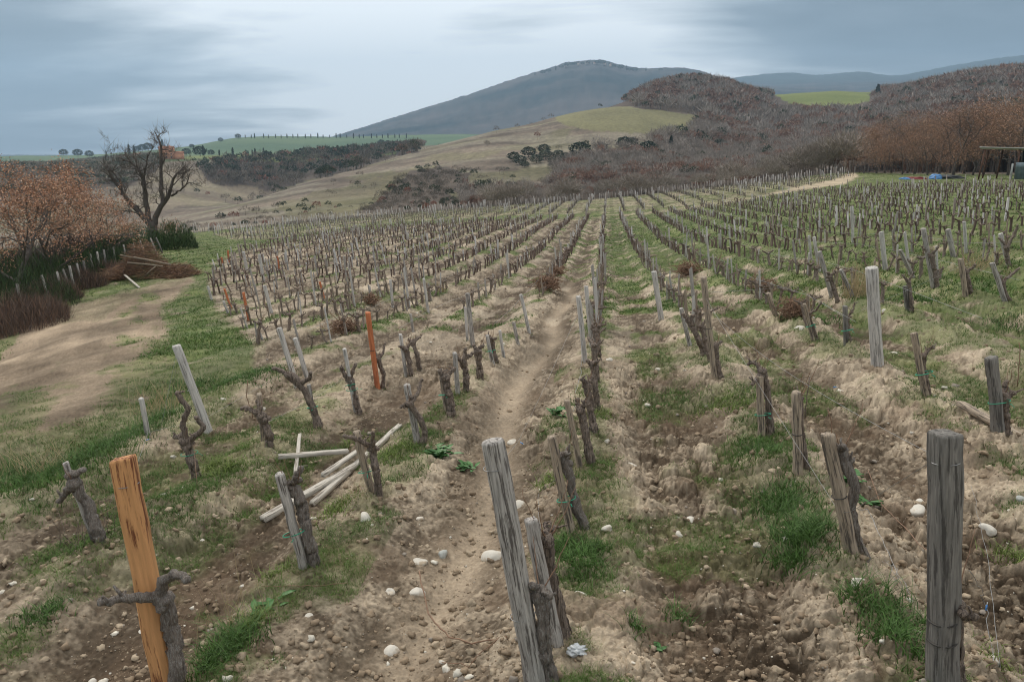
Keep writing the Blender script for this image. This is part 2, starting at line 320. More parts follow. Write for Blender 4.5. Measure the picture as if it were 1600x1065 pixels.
    gsm = (d > 860) & (d <= 1150) & (px < 620)
    farc = np.where(gsm[..., None], lerp3(V(0.08, 0.10, 0.045), V(0.17, 0.20, 0.07), np.clip(0.5 + 2 * (fbm(x * 0.02, y * 0.02, 3, 563) - 0.5), 0, 1)), farc)
    bwd = (d > 860) & (px >= 900)
    farc = np.where(bwd[..., None], lerp3(V(0.07, 0.052, 0.042), V(0.12, 0.09, 0.07), fbm(x * 0.02, y * 0.02, 3, 567)), farc)
    put(GF2, (0.13, 0.155, 0.045), (0.19, 0.21, 0.065), 1.0, 0.01)
    mt = d > 2600
    mn = np.clip(0.5 + 1.9 * (fbm(x * 0.0022, y * 0.0035, 5, 571, 0.6) - 0.5) + 0.5 * (fbm(px / 9, py / 14, 3, 573) - 0.5), 0, 1)
    mc = lerp3(V(0.008, 0.024, 0.03), V(0.095, 0.085, 0.085), mn)
    mc = np.where((d > 6200)[..., None], V(0.035, 0.05, 0.05), mc)
    farc = np.where(mt[..., None], mc, farc)
    return lerp3(colr, farc, far), ga, rut
# ------------------------------------------------------------------ mesh helpers
def mesh_obj(name, v, quads=None, tris=None, mat=None, parent=None, col=None, smooth=False, link=True, loc=None):
    v = np.asarray(v, np.float32); me = bpy.data.meshes.new(name)
    q = np.zeros((0, 4), np.int32) if quads is None else np.asarray(quads, np.int32).reshape(-1, 4)
    t = np.zeros((0, 3), np.int32) if tris is None else np.asarray(tris, np.int32).reshape(-1, 3)
    me.vertices.add(len(v)); me.vertices.foreach_set('co', v.ravel())
    me.loops.add(q.size + t.size); me.loops.foreach_set('vertex_index', np.concatenate([q.ravel(), t.ravel()]))
    nf = len(q) + len(t); me.polygons.add(nf)
    ls = np.concatenate([np.arange(len(q)) * 4, q.size + np.arange(len(t)) * 3]).astype(np.int32)
    me.polygons.foreach_set('loop_start', ls)
    if smooth: me.polygons.foreach_set('use_smooth', np.ones(nf, bool))
    me.update(calc_edges=True); me.validate()
    if col is not None:
        a = me.color_attributes.new('Col', 'FLOAT_COLOR', 'POINT')
        c4 = np.ones((len(v), 4), np.float32); c4[:, :3] = col; a.data.foreach_set('color', c4.ravel())
    if mat: me.materials.append(mat)
    if not link: return me
    o = bpy.data.objects.new(name, me); COL.objects.link(o)
    if parent is not None: o.parent = parent
    if loc is not None: o.location = loc
    return o
class MB:
    def __init__(s): s.v = []; s.q = []; s.t = []; s.c = []; s.n = 0
    def add(s, v, q=None, t=None, c=None):
        v = np.asarray(v, float).reshape(-1, 3)
        if q is not None and len(q): s.q.append(np.asarray(q).reshape(-1, 4) + s.n)
        if t is not None and len(t): s.t.append(np.asarray(t).reshape(-1, 3) + s.n)
        s.v.append(v); s.n += len(v)
        if c is not None: s.c.append(np.broadcast_to(np.asarray(c, float), (len(v), 3)))
    def build(s, name, mat, parent=None, **k):
        if not s.v: return None
        return mesh_obj(name, np.concatenate(s.v), np.concatenate(s.q) if s.q else None, np.concatenate(s.t) if s.t else None, mat, parent, col=np.concatenate(s.c) if s.c else None, **k)
def tube(mb, pts, rad, n=6, seed=0, rough=0.0, cap=True, c=None, ridge=0.0):
    p = np.asarray(pts, float); m = len(p); rad = np.broadcast_to(np.asarray(rad, float), (m,))
    tg = np.gradient(p, axis=0); tg /= np.linalg.norm(tg, axis=1)[:, None] + 1e-9
    ref = np.array([0.31, 0.95, 0.05]) if abs(tg[0] @ np.array([0.31, 0.95, 0.05])) < 0.9 else np.array([1.0, 0, 0])
    a = np.cross(tg, ref); a /= np.linalg.norm(a, axis=1)[:, None] + 1e-9; b = np.cross(tg, a)
    th = np.arange(n) * 2 * math.pi / n
    r = rad[:, None] * np.ones((m, n))
    if ridge:
        zz_ = np.arange(m)[:, None] * 0.33; r = r * (1 + ridge * (np.cos(th * 4 + zz_ + seed) * 0.6 + np.cos(th * 7 - zz_ * 0.9 + seed * 2) * 0.5 + 0.3 * np.sin(zz_ * 0.9 + th)))
    if rough:
        rs = np.random.RandomState(seed); w = rs.rand(m, n) * 0.6 + 0.4 * np.repeat(rs.rand(1, n), m, 0)
        r = r * (1 + rough * (w * 2 - 1))
    v = p[:, None] + r[..., None] * (np.cos(th)[None, :, None] * a[:, None] + np.sin(th)[None, :, None] * b[:, None])
    i = np.arange(m - 1)[:, None] * n; j = np.arange(n)[None]; j2 = (j + 1) % n
    q = np.stack([i + j, i + j2, i + n + j2, i + n + j], -1).reshape(-1, 4)
    v = v.reshape(-1, 3); t = None
    if cap:
        v = np.concatenate([v, p[:1], p[-1:]]); k = np.arange(n); k2 = (k + 1) % n
        t = np.concatenate([np.stack([k2, k, np.full(n, m * n)], -1), np.stack([(m - 1) * n + k, (m - 1) * n + k2, np.full(n, m * n + 1)], -1)])
    mb.add(v, q, t, c)
def box(mb, lo, hi, c=None):
    x0, y0, z0 = lo; x1, y1, z1 = hi
    v = [(x0, y0, z0), (x1, y0, z0), (x1, y1, z0), (x0, y1, z0), (x0, y0, z1), (x1, y0, z1), (x1, y1, z1), (x0, y1, z1)]
    mb.add(v, [(0, 3, 2, 1), (4, 5, 6, 7), (0, 1, 5, 4), (1, 2, 6, 5), (2, 3, 7, 6), (3, 0, 4, 7)], None, c)
def tag(o, label=None, cat=None, group=None, kind=None):
    if label: o['label'] = label
    if cat: o['category'] = cat
    if group: o['group'] = group
    if kind: o['kind'] = kind
    return o
def empty(name, loc=(0, 0, 0)):
    o = bpy.data.objects.new(name, None); COL.objects.link(o); o.location = loc; o.empty_display_size = 0.1; return o
def dup(o, loc=None, rot=None, sc=None):
    r = o.copy(); COL.objects.link(r)
    if loc is not None: r.location = loc
    if rot is not None: r.rotation_euler = rot
    if sc is not None: r.scale = sc if hasattr(sc, '__len__') else (sc, sc, sc)
    for ch in o.children:
        c_ = ch.copy(); COL.objects.link(c_); c_.parent = r
        for g in ch.children:
            d = g.copy(); COL.objects.link(d); d.parent = c_
    return r
# ------------------------------------------------------------------ materials
def material(name, base=None, rough=0.85, var=0.25, scale=6.0, stretch=(1, 1, 1), bump=0.0, bscale=None, bdist=0.01, attr=False, dark=None, darkscale=2.0, spec=0.3, coords='Object', metal=0.0, det=6, trans=0.0, detbump=8, big=0, topstain=0):
    m = bpy.data.materials.new(name); m.use_nodes = True; t = m.node_tree; b = t.nodes['Principled BSDF']
    b.inputs['Roughness'].default_value = rough; b.inputs['Specular IOR Level'].default_value = spec; b.inputs['Metallic'].default_value = metal
    tcn = N(t, 'ShaderNodeTexCoord'); mpn = N(t, 'ShaderNodeMapping'); mpn.inputs['Scale'].default_value = stretch; lk(t, tcn.outputs[coords], mpn.inputs[0])
    no = N(t, 'ShaderNodeTexNoise'); no.inputs['Scale'].default_value = scale; no.inputs['Detail'].default_value = det; no.inputs['Roughness'].default_value = 0.62; lk(t, mpn.outputs[0], no.inputs['Vector'])
    if attr:
        an = N(t, 'ShaderNodeAttribute', attribute_name='Col'); basec = an.outputs['Color']
    else: basec = base
    f = mrange(t, no.outputs[0], 0.28, 0.72, 1 - var, 1 + var, smooth=False)
    vm = N(t, 'ShaderNodeVectorMath', operation='SCALE')
    if attr: lk(t, basec, vm.inputs[0])
    else: vm.inputs[0].default_value = base
    lk(t, f, vm.inputs['Scale']); outc = vm.outputs[0]
    if dark is not None:
        n3 = N(t, 'ShaderNodeTexNoise'); n3.inputs['Scale'].default_value = darkscale; n3.inputs['Detail'].default_value = 7; n3.inputs['Roughness'].default_value = 0.7; lk(t, mpn.outputs[0], n3.inputs['Vector'])
        dv_ = n3.outputs[0]
        if topstain:
            sx_ = N(t, 'ShaderNodeSeparateXYZ'); lk(t, tcn.outputs['Object'], sx_.inputs[0]); dv_ = mth(t, 'ADD', mth(t, 'SUBTRACT', dv_, 0.05), mrange(t, sx_.outputs[2], topstain * 0.62, topstain, 0.0, 0.10))
        outc = mixc(t, mrange(t, dv_, 0.50, 0.60), outc, dark)
    if big:
        n5 = N(t, 'ShaderNodeTexNoise'); n5.inputs['Scale'].default_value = big; n5.inputs['Detail'].default_value = 11; n5.inputs['Roughness'].default_value = 0.72; lk(t, mpn.outputs[0], n5.inputs['Vector'])
        v2 = N(t, 'ShaderNodeVectorMath', operation='SCALE'); lk(t, outc, v2.inputs[0]); lk(t, mrange(t, n5.outputs[0], 0.32, 0.68, 0.62, 1.38, smooth=False), v2.inputs['Scale']); outc = v2.outputs[0]
    lk(t, outc, b.inputs['Base Color'])
    if bump:
        n4 = N(t, 'ShaderNodeTexNoise'); n4.inputs['Scale'].default_value = bscale or scale * 2; n4.inputs['Detail'].default_value = detbump; n4.inputs['Roughness'].default_value = 0.65; lk(t, mpn.outputs[0], n4.inputs['Vector'])
        bp = N(t, 'ShaderNodeBump'); bp.inputs['Strength'].default_value = bump; bp.inputs['Distance'].default_value = bdist; lk(t, n4.outputs[0], bp.inputs['Height']); lk(t, bp.outputs[0], b.inputs['Normal'])
    return m
M = {}
M['ground'] = material('ground_earth', attr=True, rough=0.95, var=0.3, scale=26, bump=0.9, bscale=60, bdist=0.010, big=0.35, spec=0.12, coords='Object')
M['grey_wood'] = material('weathered_grey_wood', (0.40, 0.37, 0.34), var=0.45, scale=5, stretch=(16, 16, 1.1), bump=0.9, bscale=7, bdist=0.004, dark=(0.115, 0.10, 0.09), darkscale=3.2)
M['dark_wood'] = material('dark_weathered_wood', (0.205, 0.19, 0.172), var=0.5, scale=5, stretch=(14, 14, 0.9), bump=1.0, bscale=6, bdist=0.005, dark=(0.075, 0.068, 0.062), darkscale=2.4)
M['brown_wood'] = material('brown_weathered_wood', (0.36, 0.29, 0.22), var=0.45, scale=5, stretch=(16, 16, 1.1), bump=0.9, bscale=7, bdist=0.004, dark=(0.10, 0.082, 0.068), darkscale=3.0)
M['pale_wood'] = material('pale_silver_wood', (0.54, 0.51, 0.475), var=0.3, scale=5, stretch=(16, 16, 1.1), bump=0.7, bscale=7, bdist=0.003, dark=(0.24, 0.225, 0.21), darkscale=2.6)
M['orange_wood'] = material('fresh_orange_wood', (0.60, 0.31, 0.135), var=0.22, scale=4, stretch=(9, 9, 0.8), bump=0.5, bscale=7, bdist=0.002, dark=(0.17, 0.06, 0.028), darkscale=3.0, topstain=1.35)
M['red_wood'] = material('reddish_new_wood', (0.50, 0.17, 0.075), var=0.25, scale=4, stretch=(9, 9, 0.8), bump=0.5, bscale=7, bdist=0.002, dark=(0.30, 0.10, 0.05), darkscale=1.7)
M['plank_wood'] = material('pale_old_plank_wood', (0.50, 0.46, 0.40), var=0.3, scale=5, stretch=(14, 14, 1.0), bump=0.8, bscale=7, bdist=0.003, dark=(0.20, 0.17, 0.14), darkscale=2.6)
M['bark'] = material('vine_bark', (0.26, 0.205, 0.168), var=0.6, scale=5, stretch=(20, 20, 2.2), bump=1.0, bscale=7, bdist=0.02, dark=(0.095, 0.075, 0.063), darkscale=4)
M['lichen_bark'] = material('lichen_vine_bark', (0.20, 0.165, 0.14), var=0.5, scale=5, stretch=(20, 20, 2.6), bump=1.0, bscale=7, bdist=0.02, dark=(0.33, 0.31, 0.285), darkscale=9)
M['cane'] = material('vine_cane', (0.24, 0.15, 0.10), var=0.3, scale=20, bump=0.3)
M['straw'] = material('dry_straw', (0.42, 0.33, 0.19), var=0.3, scale=20)
M['leaf'] = material('leaf_colours', attr=True, rough=0.7, var=0.3, scale=3.0, spec=0.25)
M['grassm'] = material('grass_blades', attr=True, rough=0.6, var=0.2, scale=4.0, spec=0.25)
M['stone'] = material('field_stone', (0.56, 0.52, 0.45), var=0.16, scale=14, bump=0.4, bscale=40, bdist=0.003, dark=(0.36, 0.29, 0.21), darkscale=7)
M['white_stone'] = material('pale_limestone', (0.60, 0.56, 0.49), var=0.12, scale=14, bump=0.4, bscale=40, bdist=0.003, dark=(0.52, 0.45, 0.36), darkscale=8)
M['grey_stone'] = material('grey_green_stone', (0.42, 0.43, 0.40), var=0.14, scale=14, bump=0.4, bscale=40, bdist=0.003)
M['rubble'] = material('rubble_stone', attr=True, rough=0.9, var=0.2, scale=30, bump=0.5, bscale=60, bdist=0.004)
M['wire'] = material('galvanised_wire', (0.36, 0.36, 0.36), rough=0.45, var=0.2, metal=0.7, scale=30)
M['dark_wire'] = material('dark_iron_wire', (0.06, 0.055, 0.05), rough=0.6, var=0.2, scale=30)
M['green_tie'] = material('green_plastic_tie', (0.03, 0.30, 0.18), rough=0.45, var=0.1, scale=30)
M['blue_clip'] = material('blue_plastic', (0.05, 0.22, 0.55), rough=0.35, var=0.1, scale=30)
M['tree_bark'] = material('oak_bark', (0.105, 0.088, 0.078), var=0.4, scale=3, stretch=(4, 4, 1), bump=0.6, bscale=6, bdist=0.03)
M['tarp'] = material('blue_tarpaulin', (0.08, 0.22, 0.46), rough=0.45, var=0.25, scale=2)
M['red_cloth'] = material('red_plastic', (0.16, 0.025, 0.03), rough=0.6, var=0.4, scale=3)
M['black'] = material('dark_plastic_and_shed_shade', (0.025, 0.028, 0.03), rough=0.5, var=0.3, scale=3)
M['roof_sheet'] = material('pale_roof_sheet', (0.38, 0.38, 0.36), rough=0.6, var=0.15, scale=2)
M['rust'] = material('rusty_post', (0.12, 0.06, 0.04), rough=0.8, var=0.3, scale=4)
M['drum'] = material('grey_drum', (0.22, 0.27, 0.30), rough=0.5, var=0.2, scale=4)
M['plaster'] = material('orange_plaster', (0.58, 0.28, 0.16), rough=0.9, var=0.12, scale=0.5)
M['pale_plaster'] = material('pale_plaster', (0.55, 0.48, 0.40), rough=0.9, var=0.12, scale=0.5)
M['tile_roof'] = material('clay_tile_roof', (0.36, 0.17, 0.10), rough=0.9, var=0.25, scale=1.5)
M['glass'] = material('dark_window', (0.04, 0.045, 0.05), rough=0.2, var=0.1, scale=1)
M['plastic_bag'] = material('clear_plastic_bag', (0.62, 0.64, 0.65), rough=0.18, var=0.15, scale=20, bump=0.8, bscale=18, bdist=0.02, spec=0.6)
M['leafy'] = material('broad_leaf', (0.07, 0.17, 0.05), rough=0.5, var=0.3, scale=10)
M['yellow_leaf'] = material('yellow_leaf', (0.55, 0.50, 0.06), rough=0.5, var=0.3, scale=10)
# ------------------------------------------------------------------ the ground, one sheet out to the horizon
QUICK = False
def ground_sheet():
    azv = np.concatenate([np.linspace(-math.pi, -0.98, 50)[:-1], np.linspace(-0.98, -0.80, 60)[:-1], np.linspace(-0.80, 0.56, 500 if QUICK else 1180), np.linspace(0.56, 0.78, 70)[1:], np.linspace(0.78, math.pi, 50)[1:-1]])
    s = np.arange(1 / 2.6, 1 / 15.0, -0.0016 if QUICK else -0.00046)
    dv = np.concatenate([np.array([0.02]), np.geomspace(0.5, 2.5, 14)[:-1], 1 / s, np.geomspace(15, 160, 110 if QUICK else 250)[1:], np.geomspace(160, 9400, 170 if QUICK else 340)[1:]])
    A, D = np.meshgrid(azv, dv)
    x = D * np.sin(A); y = D * np.cos(A); zm = micro(x, y)
    z0 = macro(x, y)
    rough = sst(2600, 3500, D) * (0.5 - np.abs(fbm(x * 0.0035, y * 0.0035, 5, 601, 0.6) - 0.5) * 4) * 16 + sst(180, 300, D) * (1 - sst(2000, 2600, D)) * (fbm(x * 0.025, y * 0.025, 3, 603) - 0.5) * 3.0 * sst(170, 900, D)
    z = z0 + zm + rough
    colr, ga, rut = cover_colour(x, y, z0, zm)
    v = np.stack([x, y, z], -1).reshape(-1, 3)
    nr, nc = A.shape
    i = np.arange(nr - 1)[:, None] * nc; j = np.arange(nc)[None]; j2 = (j + 1) % nc
    q = np.stack([i + j, i + j2, i + nc + j2, i + nc + j], -1).reshape(-1, 4)
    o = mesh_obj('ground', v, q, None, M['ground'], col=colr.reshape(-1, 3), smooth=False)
    tag(o, 'stony clay vineyard soil running out to wooded hills and a blue mountain', kind='structure')
    return o
ground_sheet()
# ------------------------------------------------------------------ stakes and posts
def place(px, py):
    x, y, z, d = hit(px, py); return np.array([x, y, gz(x, y)]), d
def up_ray(px, py, base):
    """the point over the ground at the same distance in front, seen at px, py"""
    dv = pix2dir(px, py); fw = Vector((-math.sin(YAW), math.cos(YAW), 0))
    t = (fw.x * base[0] + fw.y * base[1]) / (fw.x * dv.x + fw.y * dv.y)
    return np.array([dv.x * t, dv.y * t, H + dv.z * t])
def stake_mesh(name, L, wx, wy, mat, seed, kind='split', n=10, nz=12, cut=0.25):
    """a timber standing on local z: split, round or square in section, uneven, with a cut top"""
    rs = np.random.RandomState(seed); th = (np.arange(n) + 0.5) * 2 * math.pi / n
    p = {'round': 2.0, 'split': 3.0, 'square': 9.0}[kind]
    if kind == 'square': n = 16; th = np.concatenate([q * math.pi / 2 + math.pi / 4 + np.array([-0.70, -0.09, 0.09, 0.70]) * 1.0 for q in range(4)])
    n = len(th)
    rr = (np.abs(np.cos(th)) ** p + np.abs(np.sin(th)) ** p) ** (-1 / p)
    if kind == 'split': rr = rr * (1 + 0.16 * (rs.rand(n) - 0.5))
    zs = np.concatenate([[-0.22], np.linspace(0, L - 0.012, nz), [L]])
    v = []
    ox = np.cumsum(rs.randn(len(zs)) * 0.0022); oy = np.cumsum(rs.randn(len(zs)) * 0.0022)
    tilt = (rs.rand(2) - 0.5) * cut
    for k, z in enumerate(zs):
        s = 1 + 0.045 * (rs.rand() - 0.5) + (0.06 if z < 0.1 else 0)
        if k == len(zs) - 1: s *= 0.93
        w = 1 + (0.035 if kind != 'round' else 0.015) * (rs.rand(n) - 0.5)
        X = wx / 2 * s * rr * w * np.cos(th) + ox[k]; Y = wy / 2 * s * rr * w * np.sin(th) + oy[k]
        Z = z + (tilt[0] * X + tilt[1] * Y if k >= len(zs) - 2 else 0) + (0.004 * rs.rand(n) if k == len(zs) - 1 else 0)
        v.append(np.stack([X, Y, Z + 0 * X], -1))
    m = len(zs); V = np.concatenate(v + [[[ox[-1], oy[-1], L]]])
    i = np.arange(m - 1)[:, None] * n; j = np.arange(n)[None]; j2 = (j + 1) % n
    q = np.stack([i + j, i + j2, i + n + j2, i + n + j], -1).reshape(-1, 4); k = np.arange(n)
    t = np.stack([(m - 1) * n + k, (m - 1) * n + (k + 1) % n, np.full(n, m * n)], -1)
    return mesh_obj(name, V, q, t, mat, link=False)
def ring_mesh(name, rx, ry, z, r, mat, ox=0, oy=0, tilt=0.1, tail=False, seed=0):
    mb = MB(); th = np.linspace(0, 2 * math.pi, 19); rs = np.random.RandomState(seed)
    pts = np.stack([ox + rx * np.cos(th), oy + ry * np.sin(th), z + tilt * rx * np.cos(th)], -1); tube(mb, pts, r, 5)
    if tail:
        p = np.array([ox + rx, oy, z]); pts = [p, p + [0.03, -0.01, 0.02 * rs.rand()], p + [0.07, -0.015, -0.01 + 0.03 * rs.rand()]]; tube(mb, pts, r * 0.9, 4)
    return mb.build(name, mat, link=False)
def orient(o, base, top, spin=0.0):
    d = Vector(top - base).normalized(); q = d.to_track_quat('Z', 'Y'); o.rotation_mode = 'QUATERNION'
    o.rotation_quaternion = q @ Quaternion((0, 0, 1), spin); o.location = base
def part(name, me, parent):
    o = bpy.data.objects.new(name, me); COL.objects.link(o); o.parent = parent; return o
# bx, by, tx, ty, width px, section, timber, bands, label
HP = [
 (262, 1092, 190, 716, 38, 'square', 'orange_wood', 'w', 'new orange wooden post with dark bark stains and a wire round its top', 0.15),
 (836, 1085, 768, 688, 38, 'round', 'grey_wood', 'ww', 'tall thick grey round post with cracked surface beside a shorter stake and black vine', 0),
 (868, 1035, 828, 812, 25, 'square', 'grey_wood', '', 'short smooth grey square stake close behind the tall round grey post', 0.4),
 (1467, 1112, 1478, 676, 49, 'square', 'dark_wood', 'wdd', 'thickest dark grey square post with flat chamfered top and two black wire bands', 0.28),
 (1368, 588, 1362, 418, 20, 'round', 'pale_wood', '', 'pale silver round post with pale flat top standing alone on stony soil', 0),
 (325, 672, 274, 540, 14, 'round', 'pale_wood', 'w', 'pale grey end post leaning over the grass with wire guys tied to its top', 0),
 (233, 690, 222, 622, 9, 'split', 'pale_wood', '', 'short pale peg in the grass beside the leaning wired end post', 0),
 (1325, 905, 1292, 680, 24, 'split', 'brown_wood', 'd', 'brown stake leaning beside a twisted lichen covered vine above a thick grass clump', 0.5),
 (1245, 766, 1243, 612, 17, 'split', 'brown_wood', 'd', 'split brown stake with a thin upright cane behind the thick grass clump', 0.3),
 (1189, 698, 1186, 587, 13, 'split', 'brown_wood', 'g', 'brown stake with green tie under a vine head hooked over its top', 0.3),
 (1555, 700, 1550, 558, 19, 'square', 'dark_wood', 'g', 'dark square stake with slack green tie above a board lying on the soil', 0.3),
 (1446, 632, 1428, 520, 13, 'split', 'brown_wood', 'g', 'leaning brown stake with green tie near its foot between the silver and darkest posts', 0.3),
 (475, 900, 435, 741, 21, 'split', 'grey_wood', 'g', 'grey leaning stake with green tie in front of the heap of loose boards', 0.3),
 (582, 785, 558, 673, 17, 'split', 'brown_wood', 'g', 'split brown stake with green tie where the loose boards end', 0.3),
 (653, 703, 635, 601, 15, 'split', 'grey_wood', '', 'grey stake with whitish top beside a forked vine with dark green leaves', 0.3),
 (716, 626, 711, 551, 10, 'split', 'grey_wood', '', 'thin pale grey straight stake between two stout vine stumps', 0.3),
 (698, 656, 689, 577, 13, 'split', 'brown_wood', 'g', 'short brown stake with green tie hidden against a stout vine stump', 0.3),
 (590, 608, 574, 488, 12, 'split', 'red_wood', 'd', 'reddish orange stake standing tallest in the second row from the grassy bank', 0.3),
 (739, 541, 730, 458, 10, 'split', 'grey_wood', '', 'tall weathered grey split stake beside a thin one amid green grass', 0.3),
 (730, 530, 726, 480, 6, 'split', 'pale_wood', '', 'thin pale stake touching the tall split stake', 0.3),
 (463, 600, 436, 512, 9, 'round', 'pale_wood', '', 'pale grey leaning end stake at the grassy edge with a vine growing over its foot', 0),
 (480, 587, 461, 528, 8, 'round', 'pale_wood', '', 'second pale leaning stake just behind the one at the grassy edge', 0),
 (493, 669, 482, 601, 10, 'split', 'grey_wood', 'g', 'short grey stake with green tie on the mound beyond the loose boards', 0.3),
 (555, 641, 537, 545, 9, 'split', 'pale_wood', 'g', 'slim pale topped stake with green tie before the reddish orange stake', 0.3),
 (414, 706, 405, 615, 12, 'split', 'brown_wood', 'w', 'brown stake with a wire round it and vine arm reaching towards the grassy bank', 0.3),
 (635, 588, 626, 522, 8, 'split', 'pale_wood', '', 'pale tipped stake right of the reddish orange stake', 0.3),
 (646, 522, 641, 490, 6, 'split', 'grey_wood', '', 'small grey stake above the green grass patch beyond the pale tipped stake', 0.3),
 (152, 862, 103, 722, 12, 'split', 'grey_wood', '', 'rotting grey stake swallowed by a leaning vine stump with dark twigs', 0.3),
 (893, 851, 862, 682, 18, 'split', 'brown_wood', 'g', 'brown stake with green tie and wire loop rising from lush grass in the middle row', 0.3),
 (906, 745, 888, 625, 12, 'split', 'brown_wood', '', 'brown middle row stake with an upright cane along its side', 0.3),
 (914, 572, 903, 463, 10, 'split', 'pale_wood', 'w', 'tall splintered pale stake above the crowded vines of the middle row', 0.3),
 (924, 548, 916, 447, 8, 'split', 'pale_wood', '', 'smooth pale stake leaning just behind the splintered one', 0.3),
 (1033, 501, 1022, 424, 9, 'round', 'pale_wood', '', 'pale round stake starting a dense run of vines right of the grassy aisle', 0),
 (1116, 600, 1099, 433, 12, 'split', 'brown_wood', 'd', 'tall brown stake carrying wires above a vine, right of the grassy aisle', 0.3),
 (1078, 548, 1064, 482, 8, 'split', 'grey_wood', '', 'short grey stake leaning between two vines right of the grassy aisle', 0.3),
 (1267, 408, 1264, 368, 5, 'split', 'pale_wood', '', 'thin pale stake in a trio of stakes beyond the dry straw clump', 0.3),
 (1281, 422, 1272, 370, 6, 'split', 'pale_wood', '', 'middle pale stake of the trio beyond the dry straw clump', 0.3),
 (1300, 468, 1280, 393, 8, 'split', 'grey_wood', '', 'leaning grey stake nearest of the trio beside the dry straw clump', 0.3),
 (1333, 472, 1314, 421, 7, 'split', 'grey_wood', '', 'leaning grey stake in front of the dry straw clump', 0.3),
 (1211, 506, 1200, 458, 9, 'split', 'brown_wood', '', 'short leaning stake left of a ball of vine prunings', 0.3),
 (1269, 541, 1257, 474, 7, 'split', 'brown_wood', 'g', 'slim brown stake with green tie right of a ball of vine prunings', 0.3),
 (1321, 548, 1320, 478, 9, 'split', 'dark_wood', 'g', 'dark upright stake with green tie left of the silver post', 0.3),
 (1383, 426, 1377, 362, 8, 'round', 'pale_wood', '', 'pale bluish grey stake just beyond the silver post', 0),
 (1458, 456, 1443, 357, 9, 'split', 'grey_wood', '', 'tall grey leaning stake with a vine at its foot beyond the stony bank', 0.3),
 (1490, 408, 1481, 358, 8, 'square', 'grey_wood', '', 'wide grey stake between two leaning ones in the far right rows', 0.3),
 (1510, 396, 1507, 346, 6, 'split', 'pale_wood', '', 'pale tipped stake in front of a tangle of vines', 0.3),
 (1575, 425, 1563, 365, 7, 'round', 'pale_wood', '', 'pale bluish stake leaning beside a large dark vine at the right side', 0),
 (1508, 470, 1501, 404, 9, 'split', 'brown_wood', '', 'brown stake with dark vine behind, between stony heaps', 0.3),
 (1568, 480, 1550, 411, 9, 'split', 'grey_wood', '', 'grey leaning stake with a thick curved vine arm reaching right', 0.3),
 (1418, 492, 1414, 447, 9, 'split', 'dark_wood', '', 'short dark stump of a stake above a green grass patch', 0.3),
 (1426, 440, 1407, 390, 7, 'split', 'grey_wood', '', 'grey stake beside two knotted vines beyond the silver post', 0.3),
 (614, 479, 610, 437, 6, 'split', 'pale_wood', '', 'pale stake near a heap of dark prunings in the left rows', 0.3),
 (669, 486, 662, 435, 6, 'split', 'pale_wood', '', 'tall pale stake right of the one near the dark prunings', 0.3),
 (827, 521, 813, 460, 7, 'split', 'pale_wood', '', 'pale leaning stake in grass left of the muddy rut', 0.3),
 (787, 564, 781, 516, 6, 'split', 'pale_wood', '', 'short pale stake standing in bright grass left of the muddy rut', 0.3),
 (810, 541, 803, 503, 7, 'split', 'grey_wood', '', 'stubby grey stake between pale ones left of the muddy rut', 0.3),
 (770, 577, 762, 524, 8, 'split', 'grey_wood', 'g', 'grey stake with green tie nearest the bright grass left of the muddy rut', 0.3),
 (361, 480, 351, 451, 5, 'split', 'red_wood', '', 'orange stake nearest in the cluster at the grassy corner of the vineyard', 0.3),
 (389, 500, 380, 457, 6, 'split', 'red_wood', '', 'orange stake just right of the corner cluster of stakes', 0.3),
 (507, 466, 500, 440, 5, 'split', 'red_wood', '', 'small orange stake alone in the left middle rows', 0.3),
 (436, 420, 433, 400, 4, 'split', 'red_wood', '', 'small orange stake farthest in among the left rows', 0.3),
 (358, 410, 356, 391, 4, 'split', 'red_wood', '', 'orange stake farthest back along the grassy edge', 0.3),
 (348, 416, 346, 402, 4, 'split', 'red_wood', '', 'little orange stake second farthest back along the grassy edge', 0.3),
 (424, 488, 413, 446, 6, 'round', 'pale_wood', '', 'whitest stake in the left rows leaning above a line of vines', 0.3),
 (412, 440, 405, 397, 5, 'round', 'pale_wood', '', 'pale bluish stake at the head of a run of vines, left rows', 0.3),
 (386, 422, 380, 393, 5, 'round', 'pale_wood', '', 'pale bluish stake near the far grassy corner', 0.3),
 (331, 468, 325, 447, 4, 'round', 'pale_wood', '', 'small pale outermost stake at the grassy corner', 0.3),
 (357, 490, 349, 470, 4, 'round', 'pale_wood', '', 'tiny pale peg below the corner cluster of stakes', 0.3),
 (410, 532, 404, 516, 4, 'round', 'pale_wood', '', 'tiny pale peg alone in the grass at the vineyard edge', 0.3),
 (1333, 378, 1331, 322, 5, 'round', 'pale_wood', '', 'tall pale stake standing over the distant right hand vines', 0.3),
]
stake_pts = []; HPO = []
